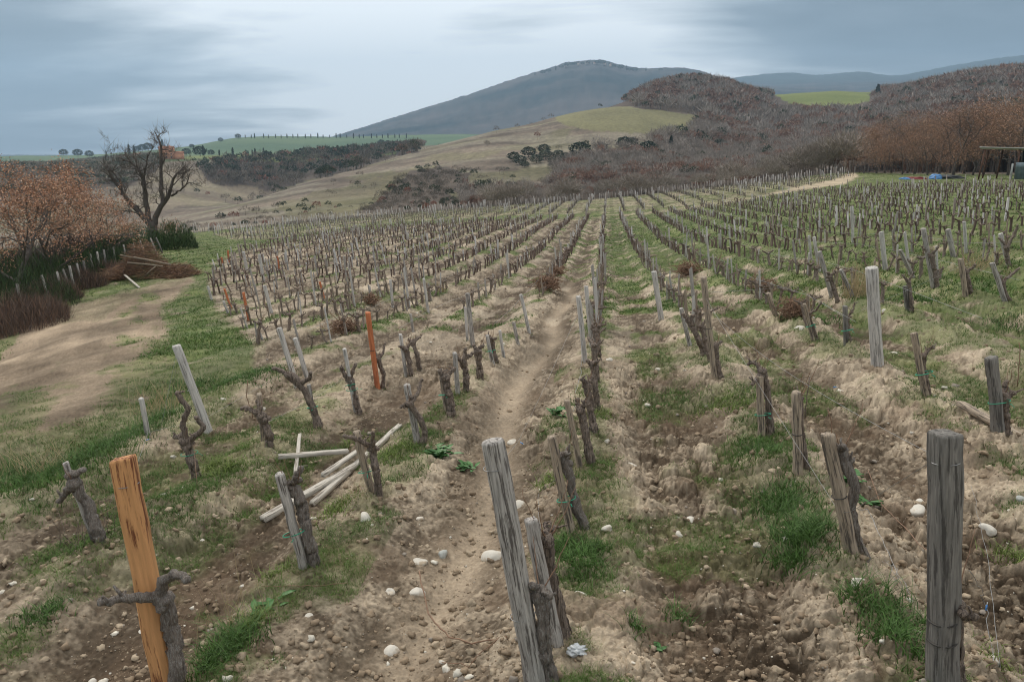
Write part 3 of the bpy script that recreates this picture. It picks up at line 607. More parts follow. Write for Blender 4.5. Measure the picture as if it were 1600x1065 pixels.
for i, (bx, by, tx, ty, w, kind, mat, bands, label, spin) in enumerate(HP):
    base, d = place(bx, by); top = up_ray(tx, ty, base); L = float(np.linalg.norm(top - base))
    dep = float(-(RM.T @ (base - np.array([0, 0, H])))[2]); wm = w / F * (dep - 0.55 * L * math.sin(TILT)) * 0.95
    if kind == 'square': wm /= (math.cos(spin) + math.sin(spin)) * 0.99
    wy = wm * (1.0 if kind != 'split' else 0.72)
    thick = 'post' if w / F * dep > 0.095 or L > 1.25 else 'stake'
    me = stake_mesh('wooden_' + thick, L, wm, wy, M[mat], 100 + i, kind, nz=16 if d < 9 else 7)
    o = bpy.data.objects.new('wooden_' + thick, me); COL.objects.link(o); orient(o, base, top, spin)
    tag(o, label, 'post' if thick == 'post' else 'stake', 'posts and stakes of the vineyard')
    wd_ = 0
    for b in bands:
        if b == 'g':
            part('tie', ring_mesh('tie', wm * 0.85 + 0.03, wm * 0.62 + 0.02, L * (0.36 + 0.1 * random.Random(i).random()), 0.0042 if d < 9 else 0.0065, M['green_tie'], ox=wm * 0.45, tilt=0.25, tail=True, seed=i), o)
        else:
            wd_ += 1; hgt = L * (0.9 if wd_ == 1 else (0.30 if wd_ == 2 else 0.22)) if kind == 'square' or d < 5 else L * 0.5
            part('wire_band', ring_mesh('wire_band', wm * 0.545, wy * 0.55, hgt, 0.0022 if b == 'w' else 0.0045, M['wire' if b == 'w' else 'dark_wire'], tilt=0.05, seed=i), o)
    stake_pts.append(base[:2]); HPO.append((o, base, top))
# ------------------------------------------------------------------ vines
def knot(mb, p, r, seed, n=10):
    """a knobbly pruned head"""
    rs = np.random.RandomState(seed); m = 7; th = np.arange(n) * 2 * math.pi / n; V = []
    for k in range(m):
        ph = math.pi * k / (m - 1); rr = max(0.05, math.sin(ph)) * r * (1 + 0.35 * (rs.rand(n) - 0.5))
        V.append(np.stack([p[0] + rr * np.cos(th), p[1] + rr * np.sin(th), p[2] + r * 0.9 * -math.cos(ph) + 0 * th], -1))
    i = np.arange(m - 1)[:, None] * n; j = np.arange(n)[None]; j2 = (j + 1) % n
    mb.add(np.concatenate(V), np.stack([i + j, i + j2, i + n + j2, i + n + j], -1).reshape(-1, 4))
def gnarl(pts, m, amp, rs):
    """resample a polyline to m points with bends"""
    p = np.asarray(pts, float); s = np.concatenate([[0], np.cumsum(np.linalg.norm(np.diff(p, axis=0), axis=1))]); s /= s[-1]
    t = np.linspace(0, 1, m); q = np.stack([np.interp(t, s, p[:, k]) for k in range(3)], -1)
    kk = np.convolve(np.ones(3) / 3, [1], 'full')
    for _ in range(2): q[1:-1] = (q[:-2] + 2 * q[1:-1] + q[2:]) / 4
    w = rs.randn(m, 3) * amp; w[0] = 0
    return q + w * 0.6 + 0.4 * np.cumsum(w, axis=0) * 0.5
def vine_parts(seed, h, r, fine=True, arms=None, trunk=None, lichen=False):
    """(name, mesh) of one old head-pruned vine standing on local z"""
    rs = np.random.RandomState(seed); out = []; mat = M['lichen_bark'] if lichen else M['bark']
    nm = 34 if fine else 9; n = 18 if fine else 7
    mb = MB()
    if trunk is None:
        bend = rs.randn(2) * 0.05; trunk = [(0, 0, -0.12), (0, 0, 0), (bend[0] * 0.6, bend[1] * 0.6, h * 0.35), (bend[0], bend[1] * 1.2, h * 0.7), (bend[0] * 0.7, bend[1] * 1.3, h)]
    tp = gnarl(trunk, nm, r * (0.13 if fine else 0.22), rs); tr = r * np.interp(np.linspace(0, 1, nm), [0, 0.15, 0.3, 0.8, 1], [1.35, 1.1, 0.85, 0.75, 1.0])
    tube(mb, tp, tr * (1 + 0.09 * (rs.rand(nm) - 0.5) + 0.09 * np.sin(np.arange(nm) * 0.5 + seed)), n, seed, 0.05, ridge=0.17)
    if fine:
        for q in range(26):     # shaggy strips of bark
            a = rs.rand() * 6.28; i0 = rs.randint(2, nm - 9); ln = rs.randint(4, 9); pp = tp[i0:i0 + ln] + np.array([math.cos(a), math.sin(a), 0]) * (tr[i0:i0 + ln, None] * (1.04 + 0.10 * rs.rand(ln, 1))); tube(mb, pp, np.linspace(0.0045, 0.0015, ln) * (0.6 + 0.9 * rs.rand()), 3)
    top = tp[-1]; knot(mb, top, r * 1.12, seed + 1, n)
    for q in range(3 if fine else 1):
        knot(mb, top + rs.randn(3) * r * 0.7, r * (0.45 + 0.3 * rs.rand()), seed + 20 + q, 8)
    out.append(('trunk', mb.build('trunk', mat, link=False, smooth=fine)))
    if arms is None:
        arms = []
        a0 = rs.rand() * 6.28
        for k in range(rs.randint(3, 5)):
            a = a0 + k * 1.9 + rs.randn() * 0.4; l = 0.08 + 0.13 * rs.rand(); up = 0.0 + 0.10 * rs.rand()
            arms.append([top, top + [math.cos(a) * l * 0.5, math.sin(a) * l * 0.5, up * 0.3], top + [math.cos(a) * l, math.sin(a) * l, up]])
    for k, a in enumerate(arms):
        mb = MB(); ap = gnarl(a, 15 if fine else 5, r * 0.15, rs); m = len(ap)
        tube(mb, ap, r * np.linspace(0.62, 0.38, m) * (1 + 0.2 * (rs.rand(m) - 0.5)), 12 if fine else 5, seed + k, 0.08, ridge=0.16)
        knot(mb, ap[-1], r * 0.5, seed + 5 + k, 8 if fine else 5)
        for q in range(rs.randint(2, 6)):   # spur stubs
            i_ = rs.randint(1, m); dd = rs.randn(3); dd[2] = abs(dd[2]) + 0.5; dd /= np.linalg.norm(dd); sl_ = 0.03 + 0.06 * rs.rand()
            tube(mb, [ap[i_], ap[i_] + dd * sl_ * 0.5, ap[i_] + dd * sl_ + rs.randn(3) * 0.006], [r * 0.26, r * 0.2, r * 0.15], 5, q, 0.1)
        out.append(('arm', mb.build('arm', mat, link=False, smooth=fine)))
    for _c in range(rs.randint(1, 5) if fine else rs.randint(0, 3)):
        mb = MB(); a = rs.rand() * 6.28; l = 0.10 + 0.28 * rs.rand()
        p = [top, top + [math.cos(a) * l * 0.3, math.sin(a) * l * 0.3, l * 0.5], top + [math.cos(a) * l * 0.45, math.sin(a) * l * 0.45, l]]
        tube(mb, gnarl(p, 7, 0.006, rs), np.array([0.006, 0.005, 0.004, 0.004, 0.0035, 0.003, 0.002]) * (0.8 if fine else 1.2), 4); out.append(('cane', mb.build('cane', M['cane'], link=False)))
    return out
def vine_thing(parts, loc, rotz=0.0):
    e_ = empty('grape_vine', loc); e_.rotation_euler = (0, 0, rotz)
    for nme, me in parts: part(nme, me, e_)
    return e_
# px polylines: trunk (base first), arms; thickness px; label
HV = [
 ([(276, 1100), (278, 1030), (266, 980), (256, 930)], [[(256, 930), (228, 912), (192, 903)], [(256, 930), (262, 898), (285, 880), (314, 874)]], 33, 'black scaly vine forked into two arms in front of the orange post', 1),
 ([(162, 866), (150, 820), (135, 790), (118, 757)], [[(118, 757), (98, 770), (80, 792)], [(118, 757), (112, 745), (130, 732)]], 24, 'leaning vine stump with hooked arms among thin dark shoots', 1),
 ([(308, 752), (302, 720), (290, 690)], [[(290, 690), (278, 684), (270, 686)], [(292, 690), (287, 655), (300, 640), (283, 612)], [(292, 690), (320, 668), (312, 650)]], 20, 'dark twisted vine with green tie below the leaning end post', 0),
 ([(421, 714), (420, 680), (408, 652)], [[(408, 652), (390, 640), (375, 640)], [(408, 652), (404, 640), (400, 628)]], 17, 'vine with a low arm reaching over the bank beside a wired brown stake', 0),
 ([(498, 672), (490, 640), (478, 612), (455, 585)], [[(455, 585), (440, 578), (428, 574)], [(470, 600), (486, 590), (490, 580)]], 15, 'bent vine sprawling over the pale stake at the grassy edge', 0),
 ([(560, 641), (553, 615), (545, 592)], [[(545, 592), (538, 582), (534, 572)], [(545, 592), (552, 580), (556, 570)]], 14, 'upright vine tied to the slim pale topped stake', 0),
 ([(492, 897), (482, 840), (470, 790), (458, 768)], [[(458, 768), (462, 745), (472, 728)], [(458, 768), (448, 758), (445, 748)]], 24, 'stout grey vine tied green beside the leaning stake before the boards', 1),
 ([(592, 790), (588, 740), (580, 700)], [[(582, 705), (584, 690), (588, 668)], [(580, 700), (560, 680), (545, 672)]], 16, 'vine with thin raised arms at the end of the loose boards', 0),
 ([(660, 706), (664, 680), (655, 655), (638, 632)], [[(638, 632), (628, 630)], [(640, 634), (652, 618), (655, 600)]], 13, 'forked slender vine curving away from its whitish topped stake', 0),
 ([(706, 660), (702, 620), (695, 590)], [[(695, 590), (686, 580)], [(695, 590), (708, 578)]], 17, 'stout vine stump hiding a short brown stake', 0),
 ([(728, 622), (728, 590), (724, 565)], [[(724, 565), (712, 553)], [(724, 565), (738, 553)], [(724, 565), (728, 545)]], 13, 'broad headed vine beside the thin straight stake', 0),
 ([(752, 603), (750, 575), (746, 548)], [[(746, 548), (740, 540)], [(746, 548), (756, 540)]], 14, 'stocky vine below the tall weathered split stake', 0),
 ([(775, 573), (772, 550), (768, 530)], [[(768, 530), (762, 524)], [(768, 530), (775, 526)]], 11, 'dark vine tied green at the bright grass left of the muddy rut', 0),
 ([(597, 606), (600, 585), (592, 560)], [[(592, 560), (584, 552)], [(592, 560), (598, 552), (600, 540)]], 9, 'slim vine growing round the reddish orange stake', 0),
 ([(641, 588), (640, 565), (634, 545)], [[(634, 545), (626, 538)], [(634, 545), (643, 536)]], 11, 'vine right of the pale tipped stake behind a thin wire', 0),
 ([(656, 574), (652, 555), (645, 535)], [[(645, 535), (638, 530)], [(645, 535), (655, 528)]], 10, 'small vine on the stony mound left of the broad headed vine', 0),
 ([(862, 1085), (848, 1010), (846, 950), (842, 925)], [[(842, 925), (830, 905)], [(842, 925), (856, 915)], [(846, 945), (858, 960)]], 30, 'thick shaggy vine wedged between the tall round post and the short grey stake', 1),
 ([(884, 1022), (876, 960), (862, 900), (858, 840)], [[(858, 840), (852, 826)], [(858, 842), (868, 830)]], 21, 'ragged brown vine trunk rising behind the short smooth stake', 0),
 ([(912, 846), (900, 790), (890, 740), (880, 712)], [[(880, 712), (872, 722)], [(880, 712), (886, 700)]], 20, 'knotted vine with pale pruned knobs in the lush grass of the middle row', 1),
 ([(925, 742), (920, 700), (915, 660), (908, 640)], [[(908, 640), (900, 632)], [(908, 640), (914, 628)]], 17, 'shaggy vine standing in the middle row behind the knotted one', 0),
 ([(928, 690), (924, 650), (918, 600)], [[(918, 600), (908, 590)], [(918, 600), (926, 592)]], 16, 'vine with dangling wire in the middle row under the splintered stake', 0),
 ([(933, 650), (930, 610), (926, 570)], [[(926, 570), (918, 562)], [(926, 570), (934, 560)]], 14, 'third shaggy vine of the crowded middle row', 0),
 ([(934, 610), (932, 580), (930, 540)], [[(930, 540), (922, 534)], [(930, 540), (938, 533)]], 13, 'fourth shaggy vine of the crowded middle row', 0),
 ([(936, 575), (934, 545), (932, 515)], [[(932, 515), (926, 508)], [(932, 515), (938, 508)]], 12, 'fifth vine of the crowded middle row, behind the splintered stake', 0),
 ([(1346, 898), (1342, 850), (1325, 790), (1334, 750), (1320, 722), (1316, 700)], [[(1316, 700), (1310, 690)], [(1320, 722), (1330, 715)]], 22, 'twisting grey vine pale with lichen beside the brown leaning stake', 1),
 ([(1258, 762), (1256, 710), (1252, 660), (1252, 625)], [[(1252, 625), (1248, 615)]], 13, 'straight dark vine tight against the split brown stake', 0),
 ([(1203, 696), (1202, 650), (1200, 605), (1192, 580)], [[(1192, 580), (1183, 566), (1174, 572)], [(1192, 582), (1180, 590), (1170, 596)]], 15, 'vine whose head hooks over the top of its green tied stake', 0),
 ([(1570, 696), (1568, 650), (1565, 620)], [[(1565, 620), (1572, 598)], [(1565, 620), (1578, 610)]], 19, 'rugged dark vine behind the dark square stake', 0),
 ([(1450, 628), (1446, 590), (1440, 555)], [[(1440, 555), (1448, 545), (1454, 542)]], 11, 'thin vine with side twig tied to the leaning brown stake', 0),
 ([(1126, 600), (1122, 570), (1118, 540)], [[(1118, 540), (1108, 530)], [(1118, 540), (1128, 534)]], 12, 'vine at the foot of the tall brown stake carrying wires', 0),
 ([(1100, 566), (1090, 530), (1076, 500)], [[(1076, 500), (1066, 490)], [(1076, 500), (1082, 492)]], 13, 'leaning vine left of the tall brown stake carrying wires', 0),
 ([(1110, 575), (1104, 540), (1096, 510)], [[(1096, 510), (1088, 506)], [(1096, 510), (1103, 500)]], 10, 'vine squeezed between the leaning one and the tall brown stake', 0),
 ([(1500, 1112), (1502, 1040), (1500, 985), (1496, 940)], [[(1496, 940), (1492, 922)], [(1498, 960), (1516, 950)]], 26, 'rotting black vine stump half hidden behind the thickest square post', 0),
 ([(1328, 545), (1326, 520), (1324, 495)], [[(1324, 495), (1332, 486), (1336, 474)]], 7, 'thin vine curling up beside the dark stake left of the silver post', 0),
 ([(1276, 538), (1270, 510), (1262, 490)], [[(1262, 490), (1270, 484), (1276, 470)]], 8, 'small vine right of the ball of prunings with one upright twig', 0),
 ([(1310, 475), (1304, 450), (1298, 432)], [[(1298, 432), (1292, 425)], [(1298, 432), (1306, 424)]], 9, 'brown vine beside the nearest stake of the trio', 0),
 ([(1424, 492), (1424, 470), (1420, 440)], [[(1420, 440), (1410, 430)], [(1420, 440), (1428, 425)]], 8, 'dark vine behind the short stump of a stake', 0),
 ([(1464, 456), (1460, 425), (1455, 400)], [[(1455, 400), (1448, 388)], [(1455, 400), (1464, 385)]], 10, 'vine at the foot of the tall grey leaning stake', 0),
 ([(1515, 468), (1512, 440), (1510, 425)], [[(1510, 425), (1522, 415)], [(1510, 425), (1504, 412)]], 10, 'crooked vine with raised head between stony heaps', 0),
 ([(1574, 478), (1570, 455), (1564, 440)], [[(1564, 440), (1578, 430), (1590, 420)], [(1564, 440), (1556, 425)]], 10, 'vine with a thick curved arm reaching past its grey stake', 0),
 ([(1578, 428), (1576, 405), (1574, 385)], [[(1574, 385), (1566, 374)], [(1574, 385), (1584, 368), (1590, 352)]], 9, 'large dark vine with tall raised arm at the right side', 0),
]
vine_pts = []
fwv = Vector((-math.sin(YAW), math.cos(YAW), 0))
for i, (tr, arms, w, label, li) in enumerate(HV):
    base, d = place(*tr[0]); rs = np.random.RandomState(700 + i)
    dep = float(-(RM.T @ (base - np.array([0, 0, H])))[2]); r = w / F * dep / 2 * 0.84
    def loc3(p, j=0.0):
        q = up_ray(p[0], p[1], base) - base; q[:2] += np.array(fwv[:2]) * j; return q
    T = [(0, 0, -0.15)] + [loc3(p, rs.randn() * 0.02) * (1 if k else 0) for k, p in enumerate(tr)]
    A = []
    for a in arms:
        j = rs.randn() * 0.07; A.append([T[-1] if k == 0 and a[0] == tr[-1] else loc3(p, j * k) for k, p in enumerate(a)])
    o = vine_thing(vine_parts(900 + i, 0, r, True, A, T, bool(li)), base); tag(o, label, 'vine', 'old vines of the vineyard')
    vine_pts.append(base[:2])
    if i in (2, 5): part('tie', ring_mesh('tie', r * 1.5, r * 1.5, (T[-1][2]) * 0.7, 0.004, M['green_tie'], ox=T[-1][0] * 0.7, oy=T[-1][1] * 0.7, tail=True, seed=i), o)
vine_pts = [tuple(p) for p in vine_pts]; stake_pts = [tuple(p) for p in stake_pts]
# the rest of the rows: places in order of how large they show
rs = np.random.RandomState(5)
cand = []
for k in range(-30, 46):
    X = ROWX0 + ROWS * k; yy = 9.0 + rs.rand()
    while yy < 118:
        step = (0.66 if k < 4 else 0.8) * (1 + 0.25 * (rs.rand() - 0.5)); yy += step
        if rs.rand() < (0.06 if k < 1 else 0.10) : continue
        cand.append((X + rs.randn() * 0.05 + 0.16 * math.sin(yy * 0.06 + k * 0.2) * 0.3, yy, k))
cand = np.array(cand); cz = macro(cand[:, 0], cand[:, 1]); cpx, cpy, cok = topix(cand[:, 0], cand[:, 1], cz)
keep = cok & inpoly(cpx, cpy, NEARFIELD) & (cpx > -40) & (cpx < 1640)
# zones that the drawn vines already fill
HEROZ = [(-100, 1200), (-100, 640), (390, 560), (520, 560), (700, 500), (850, 470), (880, 560), (945, 560), (960, 640), (1010, 500), (1110, 560), (1180, 590), (1330, 560), (1420, 500), (1700, 500), (1700, 1200)]
keep &= ~inpoly(cpx, cpy, HEROZ)
hv = np.array(vine_pts)
for i in np.nonzero(keep)[0]:
    if np.min(np.hypot(hv[:, 0] - cand[i, 0], hv[:, 1] - cand[i, 1])) < 0.6: keep[i] = False
cand = cand[keep]; cpx = cpx[keep]; cpy = cpy[keep]
zall = ground(cand[:, 0], cand[:, 1]); dist = np.hypot(cand[:, 0], cand[:, 1])
order = np.argsort(dist); NV = 300 - len(HV)
pool = [vine_parts(2000 + i, 0.34 + 0.16 * (i % 4) / 3, 0.031 + 0.009 * (i % 3), False) for i in range(14)]
ORD = {1: 'first', 2: 'second', 3: 'third', 4: 'fourth', 5: 'fifth', 6: 'sixth', 7: 'seventh', 8: 'eighth', 9: 'ninth', 10: 'tenth', 11: 'eleventh', 12: 'twelfth', 13: 'thirteenth', 14: 'fourteenth', 15: 'fifteenth'}
def rowname(k):
    if k == 0: return 'the middle row'
    return 'the %s row %s of the middle row' % (ORD.get(abs(k), 'outermost'), 'left' if k < 0 else 'right')
def rz(px): return rs.randn() * 0.06 - 0.03
# stakes of the far rows
stk = []
for i in order:
    k = int(cand[i, 2]); u = rs.rand()
    if u < 0.09: stk.append((cand[i, 0] + rs.randn() * 0.03, cand[i, 1] + 0.12, k, 1.0 + 0.3 * rs.rand(), 0.055 + 0.02 * rs.rand(), 0))
    elif u < 0.56: stk.append((cand[i, 0] + rs.randn() * 0.03, cand[i, 1] + 0.12, k, 0.5 + 0.34 * rs.rand(), 0.038 + 0.02 * rs.rand(), 1))
protos = {}
for gi, i in enumerate(order[:NV]):
    x, y, k = cand[i]; k = int(k); t = rs.randint(len(pool)); s = 0.68 + 0.4 * rs.rand()
    o = empty('grape_vine', (x, y, zall[i] - 0.02)); o.rotation_euler = (rs.randn() * 0.08, rs.randn() * 0.1 - 0.08, rs.rand() * 6.28); o.scale = (s, s, s)
    for nme, me in pool[t]: part(nme, me, o)
    tag(o, 'small dark pruned vine farther back in ' + rowname(k), 'vine', 'pruned vines in ' + rowname(k))
    vine_pts.append((x, y))
def low_vine(mb, x, y, z, s, rs, c):
    h = (0.34 + 0.3 * rs.rand()) * s; lx, ly = rs.randn(2) * 0.05; r = 0.042 * s
    tube(mb, [(x, y, z - 0.05), (x + lx, y + ly, z + h * 0.55), (x + lx * 1.5 - 0.02, y + ly * 1.5, z + h)], [r * 1.2, r, r * 1.25], 4, 0, 0, False, c)
    for _ in range(3):
        a = rs.rand() * 6.28; l = 0.12 + 0.14 * rs.rand()
        p = np.array([x + lx * 1.5 - 0.02, y + ly * 1.5, z + h]); tube(mb, [p - [0, 0, .02], p + [math.cos(a) * l, math.sin(a) * l, 0.0 + 0.13 * rs.rand()]], [r * 0.8, r * 0.4], 3, 0, 0, False, c * 1.1)
mb = MB()
for i in order[NV:]:
    low_vine(mb, cand[i, 0], cand[i, 1], zall[i], 0.72 + 0.32 * rs.rand(), rs, np.array([0.14, 0.10, 0.082]) * (0.7 + 0.7 * rs.rand()))
# the field beyond the sandy path
c2 = []
for k in range(-44, 48):
    X = ROWX0 + 2.6 * k; yy = 70 + rs.rand()
    while yy < 210: yy += 1.0 * (1 + 0.2 * (rs.rand() - 0.5)); c2.append((X + 0.05 * rs.randn(), yy))
c2 = np.array(c2); z2 = macro(c2[:, 0], c2[:, 1]); p2x, p2y, ok2 = topix(c2[:, 0], c2[:, 1], z2)
k2 = inpoly(p2x, p2y, FIELD2) & (np.hypot(c2[:, 0], c2[:, 1]) < 172) & (np.hypot(c2[:, 0], c2[:, 1]) > 80); c2 = c2[k2]; z2 = ground(c2[:, 0], c2[:, 1]); p2x = p2x[k2]
for (x, y), z in zip(c2, z2): low_vine(mb, x, y, z, 0.85, rs, np.array([0.12, 0.10, 0.085]) * (0.8 + 0.4 * rs.rand()))
o = mb.build('distant_vines', M['leaf']); tag(o, 'hundreds of tiny dark pruned vines filling the far rows up to the field crest', kind='stuff')
GREY = [np.array([0.30, 0.275, 0.25]), np.array([0.22, 0.185, 0.155]), np.array([0.40, 0.38, 0.36])]
NS = 300 - len(HP)
smesh = [stake_mesh('wooden_stake', 1.0, 1.0, 0.8, M[m_], 3000 + i, 'split', n=7, nz=4) for i, m_ in enumerate(['grey_wood', 'brown_wood', 'pale_wood', 'grey_wood', 'brown_wood'])]
for i, (x, y, k, L, w, tall) in enumerate(stk[:NS]):
    me = smesh[rs.randint(5)] if tall else smesh[rs.choice([0, 2])]
    o = bpy.data.objects.new('wooden_stake', me); COL.objects.link(o); o.location = (x, y, gz(x, y)); o.rotation_euler = (rs.randn() * 0.05, -0.09 + rs.randn() * 0.07, 0); o.scale = (w, w, L)
    o.rotation_euler[2] = rs.randn() * 0.3
    tag(o, ('short grey stake beside vines of ' if tall else 'tall pale stake farther back along ') + rowname(k), 'stake', ('short stakes in ' if tall else 'tall stakes in ') + rowname(k))
mb = MB()
def low_stake(mb, x, y, z, L, w, c):
    lx = -0.09 * L + rs.randn() * 0.05 * L; v = []
    for zz_, k_ in ((-0.05, 0.0), (L, 1.0)):
        for a, b in ((-1, -1), (1, -1), (1, 1), (-1, 1)): v.append((x + a * w / 2 + lx * k_, y + b * w / 2, z + zz_))
    mb.add(v, [(0, 1, 5, 4), (1, 2, 6, 5), (2, 3, 7, 6), (3, 0, 4, 7), (4, 5, 6, 7)], None, c)
sx = np.array([s_[:2] for s_ in stk[NS:]]); sz = ground(sx[:, 0], sx[:, 1])
for (x, y, k, L, w, tall), z in zip(stk[NS:], sz): low_stake(mb, x, y, z, L * 0.95, w * 1.15, GREY[rs.randint(3)] * (0.8 + 0.4 * rs.rand()))
for j, ((x, y), z) in enumerate(zip(c2, z2)):
    if rs.rand() < 0.34: low_stake(mb, x + 0.1, y, z, 0.75 + 0.75 * rs.rand(), 0.075, GREY[rs.randint(3)] * 1.1)
# the line of end posts on the crest
for px in np.arange(286, 1334, 4.6):
    py = np.interp(px, [280, 450, 600, 760, 950, 1100, 1200, 1330], [367, 350, 337, 324, 311, 295, 285, 271]); x, y, z, d = hit(px + rs.randn() * 1.2, py, 60)
    if d < 200: low_stake(mb, x, y, z, 1.0 + 0.6 * rs.rand(), 0.085, GREY[rs.randint(3)] * 1.2)
o = mb.build('distant_stakes', M['leaf']); tag(o, 'hundreds of thin pale stakes among the far rows and along the field crest', kind='stuff')
# ------------------------------------------------------------------ stones
ICO_V = None
def ico():
    global ICO_V
    if ICO_V is None:
        t = (1 + 5 ** .5) / 2
        v = np.array([(-1, t, 0), (1, t, 0), (-1, -t, 0), (1, -t, 0), (0, -1, t), (0, 1, t), (0, -1, -t), (0, 1, -t), (t, 0, -1), (t, 0, 1), (-t, 0, -1), (-t, 0, 1)], float)
        f = [(0, 11, 5), (0, 5, 1), (0, 1, 7), (0, 7, 10), (0, 10, 11), (1, 5, 9), (5, 11, 4), (11, 10, 2), (10, 7, 6), (7, 1, 8), (3, 9, 4), (3, 4, 2), (3, 2, 6), (3, 6, 8), (3, 8, 9), (4, 9, 5), (2, 4, 11), (6, 2, 10), (8, 6, 7), (9, 8, 1)]
        lv = [(v / np.linalg.norm(v[0]), np.array(f))]
        for _ in range(3):
            V, Fc = lv[-1]; V = list(map(tuple, V)); cache = {}; nf = []
            def mid(a, b):
                key = (min(a, b), max(a, b))
                if key not in cache:
                    m = (np.array(V[a]) + np.array(V[b])); m /= np.linalg.norm(m); cache[key] = len(V); V.append(tuple(m))
                return cache[key]
            for a, b, c_ in Fc:
                ab, bc, ca = mid(a, b), mid(b, c_), mid(c_, a); nf += [(a, ab, ca), (b, bc, ab), (c_, ca, bc), (ab, bc, ca)]
            lv.append((np.array(V), np.array(nf)))
        ICO_V = lv
    return ICO_V
def stone_shape(level, seed, rough=0.25, jag=0.0):
    V, Fc = ico()[level]; rs_ = np.random.RandomState(seed); o = rs_.randn(5, 3); o /= np.linalg.norm(o, axis=1)[:, None]
    r = np.ones(len(V))
    for k in range(5): r = r - rough * (0.4 + 0.6 * rs_.rand()) * np.clip(V @ o[k] - 0.45, 0, 1)
    r = r + 0.05 * (fbm(V[:, 0] * 2 + seed, V[:, 1] * 2 + V[:, 2] * 3, 3, seed) - 0.5) * 2
    r = r * (1 + jag * rs_.randn(len(V)))
    return V * r[:, None] * (1, 0.8 + 0.3 * rs_.rand(), 0.55 + 0.3 * rs_.rand()), Fc
ST = [  # px, py, width px, material, label
 (902, 941, 34, 'white_stone', 'big pale angular stone in the grass beside the short square stake'),
 (810, 775, 27, 'stone', 'smooth rounded tan cobble beside the top of the tall round post'),
 (770, 845, 40, 'white_stone', 'long pale slab of stone half hidden by the tall round post'),
 (803, 832, 22, 'grey_stone', 'grey flat stone touching the pale slab behind the round post'),
 (948, 842, 21, 'white_stone', 'white flat stone at the edge of the lush middle row grass'),
 (612, 985, 31, 'white_stone', 'flat cream stone lying in the wet mud channel'),
 (692, 845, 24, 'grey_stone', 'greenish grey flat stone on the edge of the mud channel'),
 (608, 911, 19, 'white_stone', 'small round white stone left of the mud channel'),
 (651, 904, 30, 'white_stone', 'pair wide cream stone beside the curved dead cane'),
 (571, 818, 29, 'white_stone', 'knobbly white stone on dirt below the split brown stake with loose boards'),
 (582, 834, 11, 'white_stone', 'little white pebble touching the knobbly white stone'),
 (655, 806, 17, 'stone', 'pale elongated stone above the mud channel'),
 (484, 973, 18, 'stone', 'round tan pebble on bare soil left of the mud channel'),
 (222, 971, 15, 'white_stone', 'cream pebble just right of the orange post foot'),
 (140, 1046, 16, 'white_stone', 'white pebble on bare soil left of the orange post'),
 (50, 787, 10, 'white_stone', 'tiny white pebble on the bare bank at the left edge'),
 (697, 1026, 14, 'white_stone', 'small pale stone in dry soil right of the mud channel'),
 (802, 671, 20, 'stone', 'rounded tan stone behind the blue wire clip'),
 (1080, 805, 20, 'white_stone', 'smooth white stone in the dark hollow of the right aisle'),
 (1058, 803, 14, 'white_stone', 'smaller white stone beside the smooth one in the right aisle'),
 (1062, 828, 18, 'stone', 'pale stone just below the white pair in the right aisle'),
 (1437, 777, 25, 'white_stone', 'upper rounded white stone left of the thickest square post'),
 (1432, 793, 30, 'white_stone', 'lower flat white stone left of the thickest square post'),
 (1543, 831, 31, 'white_stone', 'white domed stone right of the thickest square post'),
 (1592, 792, 14, 'grey_stone', 'small grey stone at the right edge'),
 (349, 627, 17, 'stone', 'pale yellowish stone in the grass beside the leaning end post'),
 (1384, 492, 16, 'white_stone', 'pale stone near the head of the silver post'),
 (1397, 546, 14, 'white_stone', 'round pale stone right of the silver post'),
 (1250, 517, 22, 'white_stone', 'large pale stone touching the ball of prunings'),
 (952, 565, 14, 'white_stone', 'cream stone close to the middle row, farther back'),
 (1013, 630, 15, 'stone', 'tan stone alone on the grassy aisle'),
 (989, 606, 16, 'stone', 'light stone in the aisle just beyond the tan one'),
 (1030, 571, 17, 'stone', 'flat tan cobble in the aisle beyond the short leaning grey stake'),
 (950, 697, 14, 'stone', 'yellowish stone beside the middle row grass'),
 (985, 725, 22, 'stone', 'half buried tan stone in the aisle right of the middle row'),
 (1010, 700, 14, 'white_stone', 'white chip of stone in the aisle right of the middle row'),
 (640, 470, 9, 'white_stone', 'small white stone far in the left rows'),
 (1388, 345, 7, 'white_stone', 'single white stone far off among the right hand vines'),
 (1340, 940, 30, 'stone', 'tan crumbly block of hard clay below the leaning brown stake'),
 (655, 860, 26, 'stone', 'brown rounded clay lump on the bank of the mud channel'),
 (690, 1010, 12, 'stone', 'dark tan pebble in the mud channel'),
 (378, 908, 12, 'white_stone', 'white pebble by the tall dry stalks'),
 (316, 838, 9, 'white_stone', 'white chip hanging near the dry stalks below the dark twisted vine'),
 (255, 897, 10, 'stone', 'tan pebble behind the orange post'),
]
for i, (px, py, w, mt, label) in enumerate(ST):
    b, d = place(px, py + w * 0.18); dep = float(-(RM.T @ (b - np.array([0, 0, H])))[2]); s = w / F * dep / 2
    V, Fc = stone_shape(3, 40 + i, 0.75)
    o = mesh_obj('stone', V * s, None, Fc, M[mt], smooth=True, loc=(b[0], b[1], b[2] - s * 0.12)); o.rotation_euler = (rs.randn() * 0.2, rs.randn() * 0.2, rs.rand() * 3)
    tag(o, label.replace('pair wide ', 'broad '), 'stone', 'pale stones lying on the soil')
